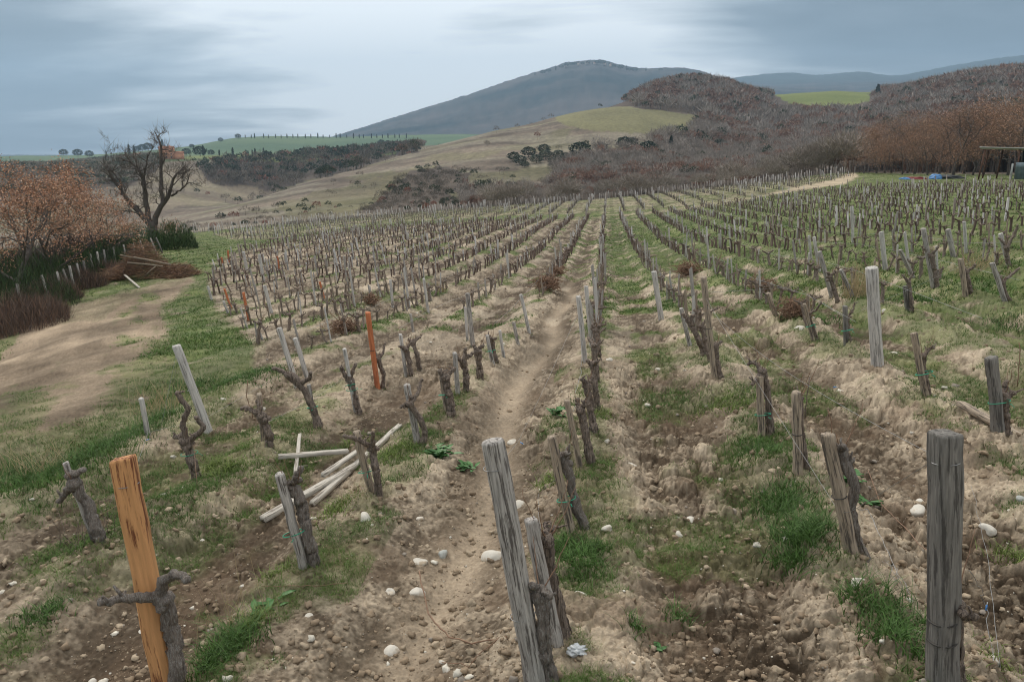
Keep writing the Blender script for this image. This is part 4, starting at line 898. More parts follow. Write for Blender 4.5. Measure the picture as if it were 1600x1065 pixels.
# loose stones and crumbs
def screen_scatter(n, y0, y1, seed, x0=-60, x1=1660, poly=None, power=1.0):
    """points on the ground spread evenly per view area near, thinner with distance"""
    r_ = np.random.RandomState(seed); out = []
    az = r_.uniform(-0.80, 0.56, n); i0, i1 = y0, y1
    d = 1 / (1 / i0 + r_.rand(n) ** power * (1 / i1 - 1 / i0))
    return d * np.sin(az), d * np.cos(az), d
x, y, d = screen_scatter(30000, 3.0, 42, 21, power=0.8)
z0 = macro(x, y); px, py, ok = topix(x, y, z0)
dens = fbm(x * 0.9, y * 0.6, 3, 801) + 0.12 * (x > 0.2) + 0.05 * (np.abs(((x - ROWX0) / ROWS) % 1 - 0.5) > 0.25)
rr_ = np.random.RandomState(3)
k = inpoly(px, py, NEARFIELD) & (dens + 0.25 * rr_.rand(len(x)) > 0.58)
x, y, d = x[k], y[k], d[k]; z = ground(x, y)
mb = MB(); shp = {l: [stone_shape(l, 60 + q, 0.8, 0.22) for q in range(12)] for l in (0, 1)}
for i in range(len(x)):
    big = rr_.rand() ** 7; s = (0.005 + 0.028 * big) * (1 + d[i] / 26); L_ = 1 if s / d[i] > 0.0035 else 0
    V, Fc = shp[L_][rr_.randint(12)]; a = rr_.rand() * 6.28; ca, sa = math.cos(a), math.sin(a)
    q = V * s; q = np.stack([q[:, 0] * ca - q[:, 1] * sa, q[:, 0] * sa + q[:, 1] * ca, q[:, 2]], -1) + (x[i], y[i], z[i] + s * 0.2)
    w = rr_.rand(); c_ = (0.24, 0.18, 0.122) if w < 0.68 else ((0.35, 0.28, 0.20) if w < 0.93 else ((0.25, 0.215, 0.18) if w < 0.965 else (0.60, 0.56, 0.48)))
    mb.add(q, None, Fc, np.array(c_) * (0.8 + 0.4 * rr_.rand()))
o = mb.build('rubble', M['rubble']); tag(o, 'countless small tan and pale stones and crumbs strewn over the clay', kind='stuff')
# ------------------------------------------------------------------ grass
def blades(mb, x, y, z, h, w, col, rs_, lean=0.5, segs=3):
    """many curved blades at once; arrays"""
    n = len(x); a = rs_.rand(n) * 6.283; dx, dy = np.cos(a), np.sin(a); le = h * lean * (0.3 + rs_.rand(n))
    b = rs_.rand(n) * 6.283; wx, wy = np.cos(b) * w / 2, np.sin(b) * w / 2; rows = []
    for k in range(segs + 1):
        t = k / segs; s = (1 - t) ** 0.7 if k < segs else 0.06
        cx = x + dx * le * t * t; cy = y + dy * le * t * t; cz = z - 0.01 + h * (t - 0.35 * lean * t * t)
        rows.append(np.stack([cx - wx * s, cy - wy * s, cz], -1)); rows.append(np.stack([cx + wx * s, cy + wy * s, cz], -1))
    V = np.stack(rows, 1); m = 2 * (segs + 1); base = np.arange(n)[:, None] * m
    q = np.concatenate([base + np.array([2 * k, 2 * k + 1, 2 * k + 3, 2 * k + 2]) for k in range(segs)], 0)
    mb.add(V.reshape(-1, 3), q, None, np.repeat(col, m, 0))
def grass_field():
    r_ = np.random.RandomState(77); mb = MB(); mb2 = MB()
    def batch(n, d0, d1, hh, ww, per, spread, power, thr=0.42, segs=3):
        x, y, d = screen_scatter(n, d0, d1, int(d0 * 100) + n, power=power)
        z0 = macro(x, y); px, py, ok = topix(x, y, z0); ga = grass_amount(x, y, px, py)
        cl = fbm(x * 3.2, y * 3.2, 3, 611)
        m = (ga * (0.35 + 1.3 * sst(0.35, 0.62, cl)) > thr + 0.5 * r_.rand(n)) & (d < 200) & (px > -80) & (px < 1680)
        x, y, d, ga, px, py = x[m], y[m], d[m], ga[m], px[m], py[m]
        nb = len(x); X = np.repeat(x, per) + r_.randn(nb * per) * spread; Y = np.repeat(y, per) + r_.randn(nb * per) * spread
        Z = ground(X, Y); dd = np.hypot(X, Y); sc = np.repeat(0.45 + 0.8 * r_.rand(nb) * ga, per)
        h = hh * sc * (0.5 + 0.9 * r_.rand(nb * per)); w = ww * (0.7 + 0.6 * r_.rand(nb * per))
        g0 = np.array([0.07, 0.135, 0.028]); g1 = np.array([0.12, 0.185, 0.045]); gd = np.array([0.27, 0.205, 0.11])
        t = np.repeat(fbm(x * 1.2, y * 1.2, 3, 621), per) + 0.3 * (r_.rand(nb * per) - 0.5); t = np.clip((t - 0.3) / 0.4, 0, 1)[:, None]
        colr = g0 * (1 - t) + g1 * t; dry = r_.rand(nb * per) < np.repeat(0.06 + 0.26 * (1 - ga), per); h[dry] *= 0.6; colr[dry] = gd * (0.6 + 0.5 * r_.rand(dry.sum()))[:, None]
        blades(mb, X, Y, Z, h, w, colr, r_, 0.9, segs)
    batch(48000, 2.6, 9, 0.07, 0.0038, 10, 0.03, 0.9, thr=0.38)
    batch(52000, 7, 22, 0.075, 0.0065, 8, 0.05, 0.8, thr=0.34, segs=2)
    batch(60000, 18, 60, 0.10, 0.02, 5, 0.11, 0.8, thr=0.34, segs=2)
    batch(50000, 50, 170, 0.13, 0.07, 3, 0.3, 0.9, thr=0.3, segs=1)
    # lush clumps: place, radius, blade height
    for px, py, rad, hh, nb, tint in [(905, 905, 0.17, 0.17, 520, 0), (885, 870, 0.14, 0.16, 360, 0), (930, 880, 0.12, 0.13, 260, 0), (1255, 860, 0.22, 0.24, 900, 0), (1215, 800, 0.24, 0.2, 800, 0), (1235, 885, 0.16, 0.22, 420, 0), (1185, 720, 0.26, 0.16, 600, 0),
        (1150, 640, 0.32, 0.12, 600, 1), (1380, 985, 0.16, 0.2, 420, 0), (1330, 960, 0.1, 0.17, 200, 0), (1400, 1040, 0.16, 0.2, 400, 0), (365, 1020, 0.16, 0.2, 520, 0), (330, 1050, 0.12, 0.17, 300, 0), (400, 985, 0.1, 0.16, 220, 1), (60, 985, 0.13, 0.11, 260, 0), (85, 970, 0.08, 0.1, 120, 0), (355, 745, 0.16, 0.16, 420, 1), (330, 735, 0.1, 0.16, 200, 1),
        (530, 800, 0.2, 0.12, 420, 1), (620, 720, 0.22, 0.13, 420, 1), (1440, 1000, 0.06, 0.15, 80, 0), (1585, 870, 0.12, 0.14, 200, 1), (990, 990, 0.07, 0.12, 110, 0), (1060, 965, 0.1, 0.13, 160, 0), (940, 660, 0.16, 0.1, 300, 1), (860, 760, 0.14, 0.12, 240, 1), (430, 905, 0.1, 0.1, 140, 1), (1110, 640, 0.3, 0.1, 300, 1),
        (100, 745, 0.5, 0.2, 900, 0), (30, 745, 0.5, 0.2, 900, 0), (180, 700, 0.45, 0.18, 800, 0), (250, 660, 0.4, 0.15, 600, 0), (380, 600, 0.5, 0.14, 900, 0), (430, 585, 0.35, 0.13, 500, 0), (300, 600, 0.5, 0.14, 700, 0), (540, 690, 0.1, 0.1, 100, 1), (1560, 1040, 0.12, 0.1, 120, 1), (890, 640, 0.12, 0.1, 160, 0), (1270, 455, 0.5, 0.14, 500, 1), (1290, 500, 0.5, 0.14, 500, 0), (1580, 505, 0.5, 0.18, 500, 0), (1445, 470, 0.5, 0.16, 500, 0)]:
        b, d = place(px, py); X = b[0] + r_.randn(nb) * rad * 0.55; Y = b[1] + r_.randn(nb) * rad * 0.75; Z = ground(X, Y)
        g = np.array([0.062, 0.125, 0.026]) if not tint else np.array([0.15, 0.20, 0.05]); t = (0.55 + 0.9 * r_.rand(nb))[:, None]
        blades(mb, X, Y, Z, hh * (0.45 + 0.75 * r_.rand(nb)), 0.0045 * (1 + d / 9) * np.ones(nb), g * t, r_, 1.0, 4 if d < 8 else 2)
    for q_, p_ in enumerate([tuple(b_[:2]) for _, b_, _t in HPO] + list(vine_pts[:200])):  # tufts added round post and vine feet to give contact shading
        nb = 46; dd_ = math.hypot(*p_); X = p_[0] + r_.randn(nb) * 0.075; Y = p_[1] + r_.randn(nb) * 0.075; Z = ground(X, Y); t = (0.6 + 0.7 * r_.rand(nb))[:, None]; g = np.where((r_.rand(nb) < 0.5)[:, None], np.array([[0.085, 0.125, 0.035]]), np.array([[0.24, 0.19, 0.11]]))
        blades(mb, X, Y, Z, (0.05 + 0.05 * r_.rand(nb)), 0.0042 * max(1, dd_ / 7) * np.ones(nb), g * t, r_, 1.0, 2)
    o = mb.build('grass', M['grassm']); tag(o, 'tufts of short green grass between the rows and along the bank', kind='stuff')
grass_field()
# dry straw
def stalks(name, px, py, n, h, spread, r, matn, label, cat, seed, lean=0.25, cols=None, kids=True, w=1.0):
    r_ = np.random.RandomState(seed); b, d = place(px, py); mb = MB()
    for i in range(n):
        p0 = np.array([r_.randn() * spread, r_.randn() * spread, -0.03]); p0[2] += gz(b[0] + p0[0], b[1] + p0[1]) - b[2]; L_ = h * (0.45 + 0.75 * r_.rand()); dr = np.array([r_.randn() * lean, r_.randn() * lean, 1.0])
        pts = [p0 + dr * L_ * t + np.array([r_.randn() * 0.012, r_.randn() * 0.012, -0.10 * t * t * L_]) * (t > 0) for t in (0, 0.35, 0.7, 1.0)]
        tube(mb, pts, [r, r * 0.8, r * 0.6, r * 0.35], 3, 0, 0, False)
    o = mb.build(name, M[matn], loc=b); tag(o, label, cat); return o
stalks('dry_weed', 345, 1000, 15, 0.55, 0.11, 0.0024, 'straw', 'tall bleached dry stalks rising from the grass right of the forked vine', 'weeds', 1, 0.22)
stalks('dry_weed', 140, 850, 26, 0.42, 0.12, 0.0035, 'bark', 'spray of thin dark green and brown shoots round the leaning stump', 'weeds', 2, 0.4)
stalks('dry_weed', 1342, 470, 160, 0.75, 0.22, 0.006, 'straw', 'clump of dry tan straw standing among the trio of stakes', 'weeds', 3, 0.22)
stalks('dry_weed', 545, 795, 22, 0.24, 0.07, 0.0022, 'straw', 'small bleached grass tuft at the foot of the split brown stake', 'weeds', 4, 0.45)
stalks('dry_weed', 245, 640, 60, 0.5, 0.2, 0.0035, 'straw', 'thin dry stems scattered along the grassy bank by the pale peg', 'weeds', 5, 0.35)
stalks('dry_weed', 60, 740, 60, 0.4, 0.2, 0.0032, 'straw', 'dry stems over the grassy bank at the left edge', 'weeds', 6, 0.4)
stalks('dry_weed', 690, 460, 40, 0.4, 0.06, 0.006, 'straw', 'few dry stems far in the left rows near a pale stake', 'weeds', 7, 0.3)
stalks('dry_weed', 1525, 425, 90, 0.5, 0.28, 0.006, 'straw', 'tangled tan stems round the vines near the right side', 'weeds', 8, 0.5)
# broad leaf plants
def rosette(px, py, n, l, matn, label, seed):
    r_ = np.random.RandomState(seed); b, d = place(px, py); mb = MB()
    for i in range(n):
        a = r_.rand() * 6.28; L_ = l * (0.5 + 0.7 * r_.rand()); w = L_ * 0.2; up = 0.25 + 0.7 * r_.rand(); ox, oy = r_.randn(2) * l * 0.35
        ca, sa = math.cos(a), math.sin(a); V = []
        for t, ww in ((0, 0.15), (0.35, 1), (0.7, 0.8), (1, 0.05)):
            cx = ox + ca * L_ * t; cy = oy + sa * L_ * t; cz = L_ * up * (t - 0.55 * t * t); V += [(cx - sa * w * ww, cy + ca * w * ww, cz + 0.01), (cx, cy, cz), (cx + sa * w * ww, cy - ca * w * ww, cz + 0.01)]
        q = []
        for k in range(3): q += [(3 * k, 3 * k + 1, 3 * k + 4, 3 * k + 3), (3 * k + 1, 3 * k + 2, 3 * k + 5, 3 * k + 4)]
        mb.add(V, q)
    o = mb.build('leafy_weed', M[matn], smooth=True, loc=b); tag(o, label, 'weed')
rosette(684, 716, 40, 0.16, 'leafy', 'dark green broad leaved weed at the foot of the forked slender vine', 1)
rosette(730, 725, 22, 0.12, 'leafy', 'smaller broad leaved weed right of the dark green one', 2)
rosette(872, 655, 34, 0.13, 'leafy', 'bluish green leafy weed left of the middle row', 3)
rosette(1320, 770, 30, 0.13, 'leafy', 'leafy weed behind the lichen covered twisting vine', 4)
rosette(1350, 790, 22, 0.10, 'leafy', 'leafy weed under the twisting vine arm', 5)
rosette(872, 1022, 5, 0.10, 'yellow_leaf', 'few yellow green upright leaves by the short square stake foot', 6)
rosette(420, 962, 14, 0.13, 'leafy', 'low leafy weed right of the tall dry stalks', 7)
rosette(1030, 1005, 10, 0.07, 'leafy', 'tiny weed in the dark hollow of the right aisle', 8)
# ------------------------------------------------------------------ loose boards
def board(p0, p1, w, t, matn, label, lift0=0.03, lift1=0.03, seed=0, roll=0.0, name='wooden_board'):
    a, d0 = place(*p0); b, d1 = place(*p1); a = a + [0, 0, lift0]; b = b + [0, 0, lift1]; L_ = float(np.linalg.norm(b - a))
    rs_ = np.random.RandomState(seed); m = 9; V = []
    for k in range(m):
        z = L_ * k / (m - 1); ox, oy = rs_.randn(2) * 0.0015
        for cx, cy in ((-1, -0.82), (-0.86, -1), (0.86, -1), (1, -0.82), (1, 0.82), (0.86, 1), (-0.86, 1), (-1, 0.82)): V.append((cx * w / 2 + ox + rs_.randn() * 0.0012, cy * t / 2 + oy + rs_.randn() * 0.0012, z + (rs_.randn() * 0.01 if k in (0, m - 1) else 0)))
    i = np.arange(m - 1)[:, None] * 8; j = np.arange(8)[None]; j2 = (j + 1) % 8; q = np.stack([i + j, i + j2, i + 8 + j2, i + 8 + j], -1).reshape(-1, 4)
    V += [(0, 0, 0), (0, 0, L_)]; k = np.arange(8); tr = np.concatenate([np.stack([(k + 1) % 8, k, np.full(8, m * 8)], -1), np.stack([(m - 1) * 8 + k, (m - 1) * 8 + (k + 1) % 8, np.full(8, m * 8 + 1)], -1)])
    me = mesh_obj(name, V, q, tr, M[matn], link=False); o = bpy.data.objects.new(name, me); COL.objects.link(o); orient(o, a, b, roll); tag(o, label, 'board', 'boards lying in the vineyard'); return o
board((412, 816), (556, 728), 0.075, 0.055, 'plank_wood', 'thick old board nearest of the crossed heap, its cracked end towards the leaning stake', 0.04, 0.05, 1)
board((488, 783), (625, 668), 0.06, 0.05, 'plank_wood', 'longest whitish board of the heap running up past the split brown stake', 0.05, 0.04, 2)
board((437, 730), (545, 713), 0.065, 0.045, 'plank_wood', 'short pale board at the back of the heap lying nearly level', 0.05, 0.06, 3)
board((462, 742), (470, 702), 0.04, 0.03, 'plank_wood', 'narrow white slat crossing over the level pale board', 0.04, 0.14, 4)
board((505, 752), (560, 716), 0.06, 0.04, 'plank_wood', 'yellowish board resting on top of the thick old board', 0.10, 0.10, 5)
board((1497, 660), (1606, 702), 0.085, 0.06, 'brown_wood', 'brown beam lying on stony soil behind the dark square stake', 0.03, 0.03, 6)
# ------------------------------------------------------------------ wires, canes, clips, prunings
def strand(name, pts, r, matn, label, cat, n=18, sag=0.0, seed=0, wob=0.0, sides=4):
    pts = np.asarray(pts, float); s = np.concatenate([[0], np.cumsum(np.linalg.norm(np.diff(pts, axis=0), axis=1))]); s /= s[-1]; t = np.linspace(0, 1, n)
    q = np.stack([np.interp(t, s, pts[:, k]) for k in range(3)], -1); q[:, 2] -= sag * 4 * t * (1 - t)
    if wob: w = np.random.RandomState(seed).randn(n, 3) * wob; w[0] = w[-1] = 0; q += w
    b = q[0].copy(); mb = MB(); tube(mb, q - b, r, sides); o = mb.build(name, M[matn], loc=b); tag(o, label, cat); return o
def at(i, f=1.0): o, b, t = HPO[i]; return b + (t - b) * f
def gp(px, py, lift=0.0): b, d = place(px, py); return b + [0, 0, lift]
strand('trellis_wire', [at(3, .93), at(7, .35), at(33, .8)], 0.0016, 'wire', 'wire running from the thickest square post to the tall brown stake', 'wire', 30, 0.03)
strand('trellis_wire', [at(3, .90), at(33, .72)], 0.0014, 'wire', 'slack lower wire between the thickest square post and the tall brown stake', 'wire', 30, 0.12)
strand('trellis_wire', [at(0, .88), gp(236, 722, 0.5), at(5, .18), at(20, .3)], 0.0014, 'wire', 'wire from the orange post past the leaning end post to the edge vines', 'wire', 26, 0.05)
strand('guy_wire', [at(5, .95), gp(252, 686)], 0.0022, 'wire', 'pale guy wire from the leaning end post down to the grass', 'wire', 6)
strand('guy_wire', [at(5, .93), gp(266, 668)], 0.0016, 'wire', 'second thinner guy wire of the leaning end post', 'wire', 6)
strand('trellis_wire', [at(1, .9), gp(812, 705, 0.25), gp(845, 640, 0.3), at(30, .8)], 0.0013, 'wire', 'loose wire with a blue clip behind the tall round post', 'wire', 24, 0.05)
strand('trellis_wire', [at(24, .4), at(22, .6), at(23, .6), at(17, .35), at(25, .6), gp(760, 520, 0.4)], 0.0016, 'wire', 'thin wire linking the stakes of the second row to the reddish one', 'wire', 40, 0.0)
strand('trellis_wire', [at(33, .85), gp(1240, 480, 0.6), at(41, .8), at(46, .6)], 0.002, 'wire', 'wire from the tall brown stake towards the rows beyond the silver post', 'wire', 30, 0.06)
strand('wire_loop', [at(28, .9) + [0.02, 0, 0], at(28, .6) + [0.0, -0.03, 0], gp(840, 812, .25), at(2, .75) + [0.03, 0, 0]], 0.0015, 'wire', 'white wire looping from the middle row vine down to the short square stake', 'wire', 14, 0.0, 3, 0.006)
strand('wire_loop', [at(30, .35), gp(905, 640, 0.35), gp(895, 690, 0.3)], 0.0024, 'wire', 'pale wire dangling in the crowded middle row', 'wire', 14, 0.0, 4, 0.01)
strand('wire_loop', [at(7, .4), gp(1350, 850, 0.3), gp(1400, 930, 0.06), gp(1425, 960, 0.03)], 0.002, 'wire', 'twisted pale wire dropping from the brown leaning stake to a frayed end', 'wire', 22, 0.05, 5, 0.006)
strand('wire_loop', [gp(1375, 900, 0.04), gp(1392, 918, 0.1), gp(1400, 935, 0.02), gp(1385, 925, 0.08), gp(1408, 940, 0.03)], 0.0016, 'wire', 'frayed knot of pale wire on the soil left of the thickest square post', 'wire', 24, 0, 6, 0.014)
strand('wire_loop', [at(3, .5) + [0.12, 0, 0], gp(1535, 960, 0.18), gp(1548, 1060, 0.05)], 0.002, 'wire', 'hanging twisted wire right of the thickest square post', 'wire', 16, 0, 7, 0.008)
strand('wire_loop', [gp(1515, 770, 0.1), gp(1530, 900, 0.25), gp(1560, 1060, 0.05)], 0.0014, 'wire', 'thin wire slanting down behind the hanging twisted one', 'wire', 16, 0, 8, 0.006)
strand('vine_cane', [gp(655, 893, 0.07), gp(668, 935, 0.05), gp(700, 975, 0.04), gp(740, 997, 0.03), gp(792, 1002, 0.02)], 0.0055, 'cane', 'long curved dead cane lying from the mud channel to the round post', 'cane', 22, 0, 9, 0.004, 6)
strand('vine_cane', [gp(780, 1010, 0.04), gp(730, 1030, 0.02), gp(690, 1015, 0.015)], 0.003, 'cane', 'thin cane on dirt left of the tall round post', 'cane', 12, 0, 10, 0.005, 5)
strand('vine_cane', [gp(545, 920, 0.02), gp(480, 932, 0.02), gp(410, 935, 0.04)], 0.003, 'cane', 'thin twig lying on dirt right of the dry stalks', 'cane', 12, 0, 11, 0.004, 5)
strand('vine_cane', [gp(240, 905, 0.5), gp(190, 860, 0.32), gp(150, 850, 0.2)], 0.004, 'straw', 'pale cane growing from the forked vine tip towards the leaning stump', 'cane', 12, 0, 12, 0.004, 5)
strand('vine_cane', [gp(1470, 920, 0.1), gp(1420, 850, 0.08), gp(1375, 790, 0.1), gp(1355, 745, 0.12)], 0.004, 'cane', 'long thin cane on the soil left of the thickest square post', 'cane', 14, 0, 13, 0.004, 5)
strand('vine_cane', [gp(1248, 760, 0.55), gp(1248, 760, 0.72), gp(1249, 760, 0.95)], 0.005, 'bark', 'upright thin cane standing above the split brown stake', 'cane', 8, 0, 14, 0.003, 5)
strand('vine_cane', [at(7, 1.0) + [0.05, 0.03, -0.05], at(7, 1.0) + [0.03, 0.03, 0.08], at(7, 1.0) + [0.0, 0.03, 0.17]], 0.004, 'cane', 'reddish young cane above the lichen covered twisting vine', 'cane', 8, 0, 15, 0.003, 5)
strand('vine_cane', [gp(308, 745, 0.0), gp(312, 800, 0.12), gp(308, 745, 0.45)], 0.003, 'cane', 'thin reddish cane hanging below the dark twisted vine', 'cane', 10, 0, 16, 0.002, 5)
strand('vine_cane', [gp(395, 652, 0.05), gp(388, 650, 0.35), gp(392, 650, 0.6)], 0.006, 'cane', 'reddish young shoot upright in the bank grass by the wired brown stake', 'cane', 8, 0, 17, 0.004, 5)
strand('vine_cane', [gp(1590, 600, 0.0), gp(1588, 600, 0.3), gp(1582, 600, 0.62)], 0.006, 'cane', 'dark upright shoot beside the rugged vine at the right edge', 'cane', 8, 0, 18, 0.006, 5)
for k_, y0_, y1_, h_ in ((-3, 15, 60, .45), (-2, 15, 70, .42), (-1, 15, 75, .42), (1, 19, 80, .5), (2, 11.5, 70, .55), (3, 12, 75, .5), (4, 15, 80, .55), (5, 19, 80, .55)):
    X_ = ROWX0 + ROWS * k_; strand('trellis_wire', [(X_ - 0.08, yy_, gz(X_, yy_) + h_ + 0.05 * math.sin(yy_ * 1.7 + k_)) for yy_ in np.linspace(y0_, y1_, 22)], 0.0028, 'wire', 'long sagging wire strung along ' + rowname(k_), 'wire', 44)
def clip(px, py, lift, s, label, vec, matn='blue_clip'):
    b = gp(px, py, lift); c_ = empty('wire_tensioner', b); mb = MB(); v = np.array(vec, float); v /= np.linalg.norm(v); tube(mb, [-v * s, -v * s * 0.9, v * s * 0.9, v * s], [s * 0.1, s * 0.28, s * 0.28, s * 0.1], 8); mb.build('barrel', M[matn], c_)
    mb = MB(); tube(mb, [v * s * 0.95, v * s * 1.9], s * 0.16, 6); box(mb, (-s * .2, -s * .2, s * .15), (s * .2, s * .2, s * .42)); mb.build('spout', M['plastic_bag'], c_); tag(c_, label, 'wire clip', 'small plastic wire tensioners')
clip(815, 692, 0.06, 0.022, 'bright blue and white plastic clip on loose wire behind the round post', (0.8, -0.5, -0.2))
clip(236, 735, 0.42, 0.018, 'blue and white clip on the wire right of the orange post', (1, 0.4, 0.2))
clip(1304, 608, 0.04, 0.024, 'blue clip lying on the stony soil beyond the split brown stake', (1, 0.3, 0))
clip(1537, 975, 0.16, 0.018, 'blue clip on the hanging wire right of the thickest square post', (0.1, 0.1, 1))
# crumpled bag
b, d = place(900, 1047); V, Fc = ico()[3]; w = 1 + 0.5 * (fbm(V[:, 0] * 2.5 + 3, V[:, 1] * 2.5 + V[:, 2] * 4, 3, 77) - 0.5) * 2
o = mesh_obj('plastic_bag', V * w[:, None] * (0.058, 0.045, 0.033), None, Fc, M['plastic_bag'], loc=(b[0], b[1], b[2] + 0.025), smooth=False); tag(o, 'crumpled clear plastic bag on the soil at the foot of the round post', 'bag')
def prunings(px, py, rad, n, label, matn='cane', seed=0, flat=0.6, th=0.006):
    r_ = np.random.RandomState(seed); b, d = place(px, py); mb = MB()
    for i in range(n):
        a = r_.rand() * 6.28; c0 = np.array([r_.randn() * rad * 0.32, r_.randn() * rad * 0.32, rad * flat * (0.15 + 0.75 * r_.rand())]); dv = np.array([math.cos(a), math.sin(a), r_.randn() * 0.5]); l = rad * (0.4 + 0.6 * r_.rand())
        bend = r_.randn(3) * rad * 0.15; tube(mb, [c0 - dv * l * .5, c0 + bend, c0 + dv * l * .5], [th, th * 0.9, th * 0.5], 4, 0, 0, False)
    o = mb.build('pruning_heap', M[matn], loc=b); tag(o, label, 'heap', 'heaps of cut vine prunings')
prunings(1240, 505, 0.42, 240, 'round ball of cut prunings between two short stakes in the right rows', 'cane', 1, 0.9, 0.007)
prunings(537, 525, 0.45, 240, 'heap of cut prunings left of the reddish orange stake', 'cane', 2, 0.8, 0.008)
prunings(855, 458, 0.6, 200, 'heap of cut prunings between rows left of the muddy rut', 'cane', 3, 0.7, 0.012)
prunings(1075, 428, 0.6, 160, 'dark heap of cut prunings in the row right of the grassy aisle', 'cane', 4, 0.8, 0.012)
prunings(868, 435, 0.5, 120, 'smaller heap of prunings just beyond the one left of the rut', 'cane', 5, 0.7, 0.014)
prunings(1190, 455, 0.5, 150, 'row of prunings laid on a wire right of the tall brown stake', 'cane', 6, 0.8, 0.009)
prunings(580, 478, 0.4, 100, 'small dark heap of prunings farther back among left rows', 'cane', 7, 0.8, 0.012)
# ------------------------------------------------------------------ trees with limbs one can see
def grow(mb, p, d, L_, r, lev, maxl, r_, tips, kids=(3, 4, 4), wander=0.22, upf=0.10, sides=(8, 6, 4, 3, 3)):
    m = 6; pts = [np.array(p, float)]; dr = np.array(d, float)
    for k in range(m - 1):
        dr = dr + r_.randn(3) * wander; dr[2] += upf; dr /= np.linalg.norm(dr); pts.append(pts[-1] + dr * L_ / (m - 1))
    tube(mb, pts, np.linspace(r, r * 0.42, m), sides[min(lev, 4)], int(r_.randint(999)), 0.08 if lev < 2 else 0, False)
    if lev >= maxl: tips.append(pts[-1]); tips.append(pts[-3]); return
    n = kids[min(lev, len(kids) - 1)]
    for k in range(n):
        t = 0.3 + 0.7 * (k + r_.rand()) / n; i = min(m - 2, int(t * (m - 1))); q = pts[i] + (pts[i + 1] - pts[i]) * (t * (m - 1) - i)
        a = r_.rand() * 6.28; s = np.array([math.cos(a), math.sin(a), 0.35 * r_.randn()]); nd = dr * 0.45 + s * 0.85; nd /= np.linalg.norm(nd)
        grow(mb, q, nd, L_ * (0.5 + 0.25 * r_.rand()), r * 0.42 * (1 - 0.3 * t) + 0.004, lev + 1, maxl, r_, tips, kids, wander, upf, sides)
def leaf_quads(pts, size, r_, per, spread, cols):
    n = len(pts) * per; c0 = np.repeat(np.array(pts), per, 0) + r_.randn(n, 3) * spread
    a = r_.randn(n, 3); a /= np.linalg.norm(a, axis=1)[:, None]; b = np.cross(a, r_.randn(n, 3)); b /= np.linalg.norm(b, axis=1)[:, None]
    s = size * (0.6 + 0.8 * r_.rand(n))[:, None]; V = np.stack([c0 - a * s, c0 - b * s * 0.6, c0 + a * s, c0 + b * s * 0.6], 1).reshape(-1, 3)
    q = np.arange(n * 4).reshape(-1, 4); cc = np.array(cols)[r_.randint(len(cols), size=n)] * (0.6 + 0.8 * r_.rand(n))[:, None]
    return V, q, np.repeat(cc, 4, 0)
BROWN = [(0.40, 0.20, 0.12), (0.46, 0.25, 0.155), (0.31, 0.165, 0.11), (0.52, 0.33, 0.22)]
def oak(h, r, seed, leaves=0, leafsize=0.07, spread=0.35, maxl=3, limbs=6, wide=0.7, cols=BROWN, low=0.25, kids=(3, 4, 4)):
    r_ = np.random.RandomState(seed); mb = MB(); tips = []
    tp = [np.array([0, 0, -0.3])]; dr = np.array([r_.randn() * .1, r_.randn() * .1, 1.0])
    for k in range(7): tp.append(tp[-1] + dr / np.linalg.norm(dr) * h * 0.75 / 7); dr = dr + r_.randn(3) * 0.12; dr[2] = 1
    tube(mb, tp, np.linspace(r * 1.15, r * 0.25, 8), 9, seed, 0.12)
    for k in range(limbs):
        t = low + (0.95 - low) * (k + 0.4 * r_.rand()) / limbs; i = min(6, int(t * 7)); q = tp[i] + (tp[i + 1] - tp[i]) * (t * 7 - i); a = k * 2.4 + r_.rand()
        grow(mb, q, (math.cos(a) * wide, math.sin(a) * wide, 0.55), h * (0.52 - 0.22 * t), r * 0.5 * (1.1 - 0.6 * t), 1, maxl, r_, tips, kids)
    parts = [('trunk', mb.build('trunk', M['tree_bark'], link=False))]
    cm = MB(); mt = MB()
    if leaves:
        k = r_.permutation(len(tips))[:leaves]; V, q, cc = leaf_quads(np.array(tips)[k], leafsize, r_, 16, spread, cols); cm.add(V, q, None, cc)
        parts.append(('crown', cm.build('crown', M['leaf'], link=False)))
    else:      # fine bare twigs
        T_ = np.array(tips); n = len(T_) * 3; c0 = np.repeat(T_, 3, 0); dv = r_.randn(n, 3) * 0.5; dv[:, 2] += 0.25; l = h * 0.055
        e1 = c0 + dv * l; w = np.array([0.006, 0.006, 0.0]); V = np.stack([c0 - w, c0 + w, e1], 1).reshape(-1, 3); cm.add(V, None, np.arange(n * 3).reshape(-1, 3)); parts.append(('crown', cm.build('crown', M['tree_bark'], link=False)))
    return parts
def tree_thing(parts, loc, label, cat='tree', group=None, rz=0, s=1.0, name='oak_tree'):
    e_ = empty(name, loc); e_.rotation_euler = (0, 0, rz); e_.scale = (s, s, s)
    for n_, me in parts: part(n_, me, e_)
    tag(e_, label, cat, group); return e_
def at_d(px, d, py=250):
    az, t = px_az_e(px, py); x, y = d * math.sin(az), d * math.cos(az); return np.array([x, y, float(macro(x, y)) if d > 60 else gz(x, y)])
LG = 'oaks behind the wire fence'
L1 = oak(8.6, 0.17, 11, 420, 0.055, 0.24, kids=(4, 5, 5)); L2 = oak(7.2, 0.13, 12, 460, 0.055, 0.26, kids=(4, 5, 5)); L3 = oak(8.0, 0.14, 13, 350, 0.07, 0.25, kids=(4, 5, 5))
tree_thing(L1, at_d(58, 46), 'tall oak with rusty brown leaves and a dark leaning trunk, nearest behind the fence', group=LG, s=0.76)
tree_thing(L2, at_d(125, 55), 'rounded oak thick with rusty brown leaves left of the big bare tree', group=LG, rz=1.2, s=0.82)
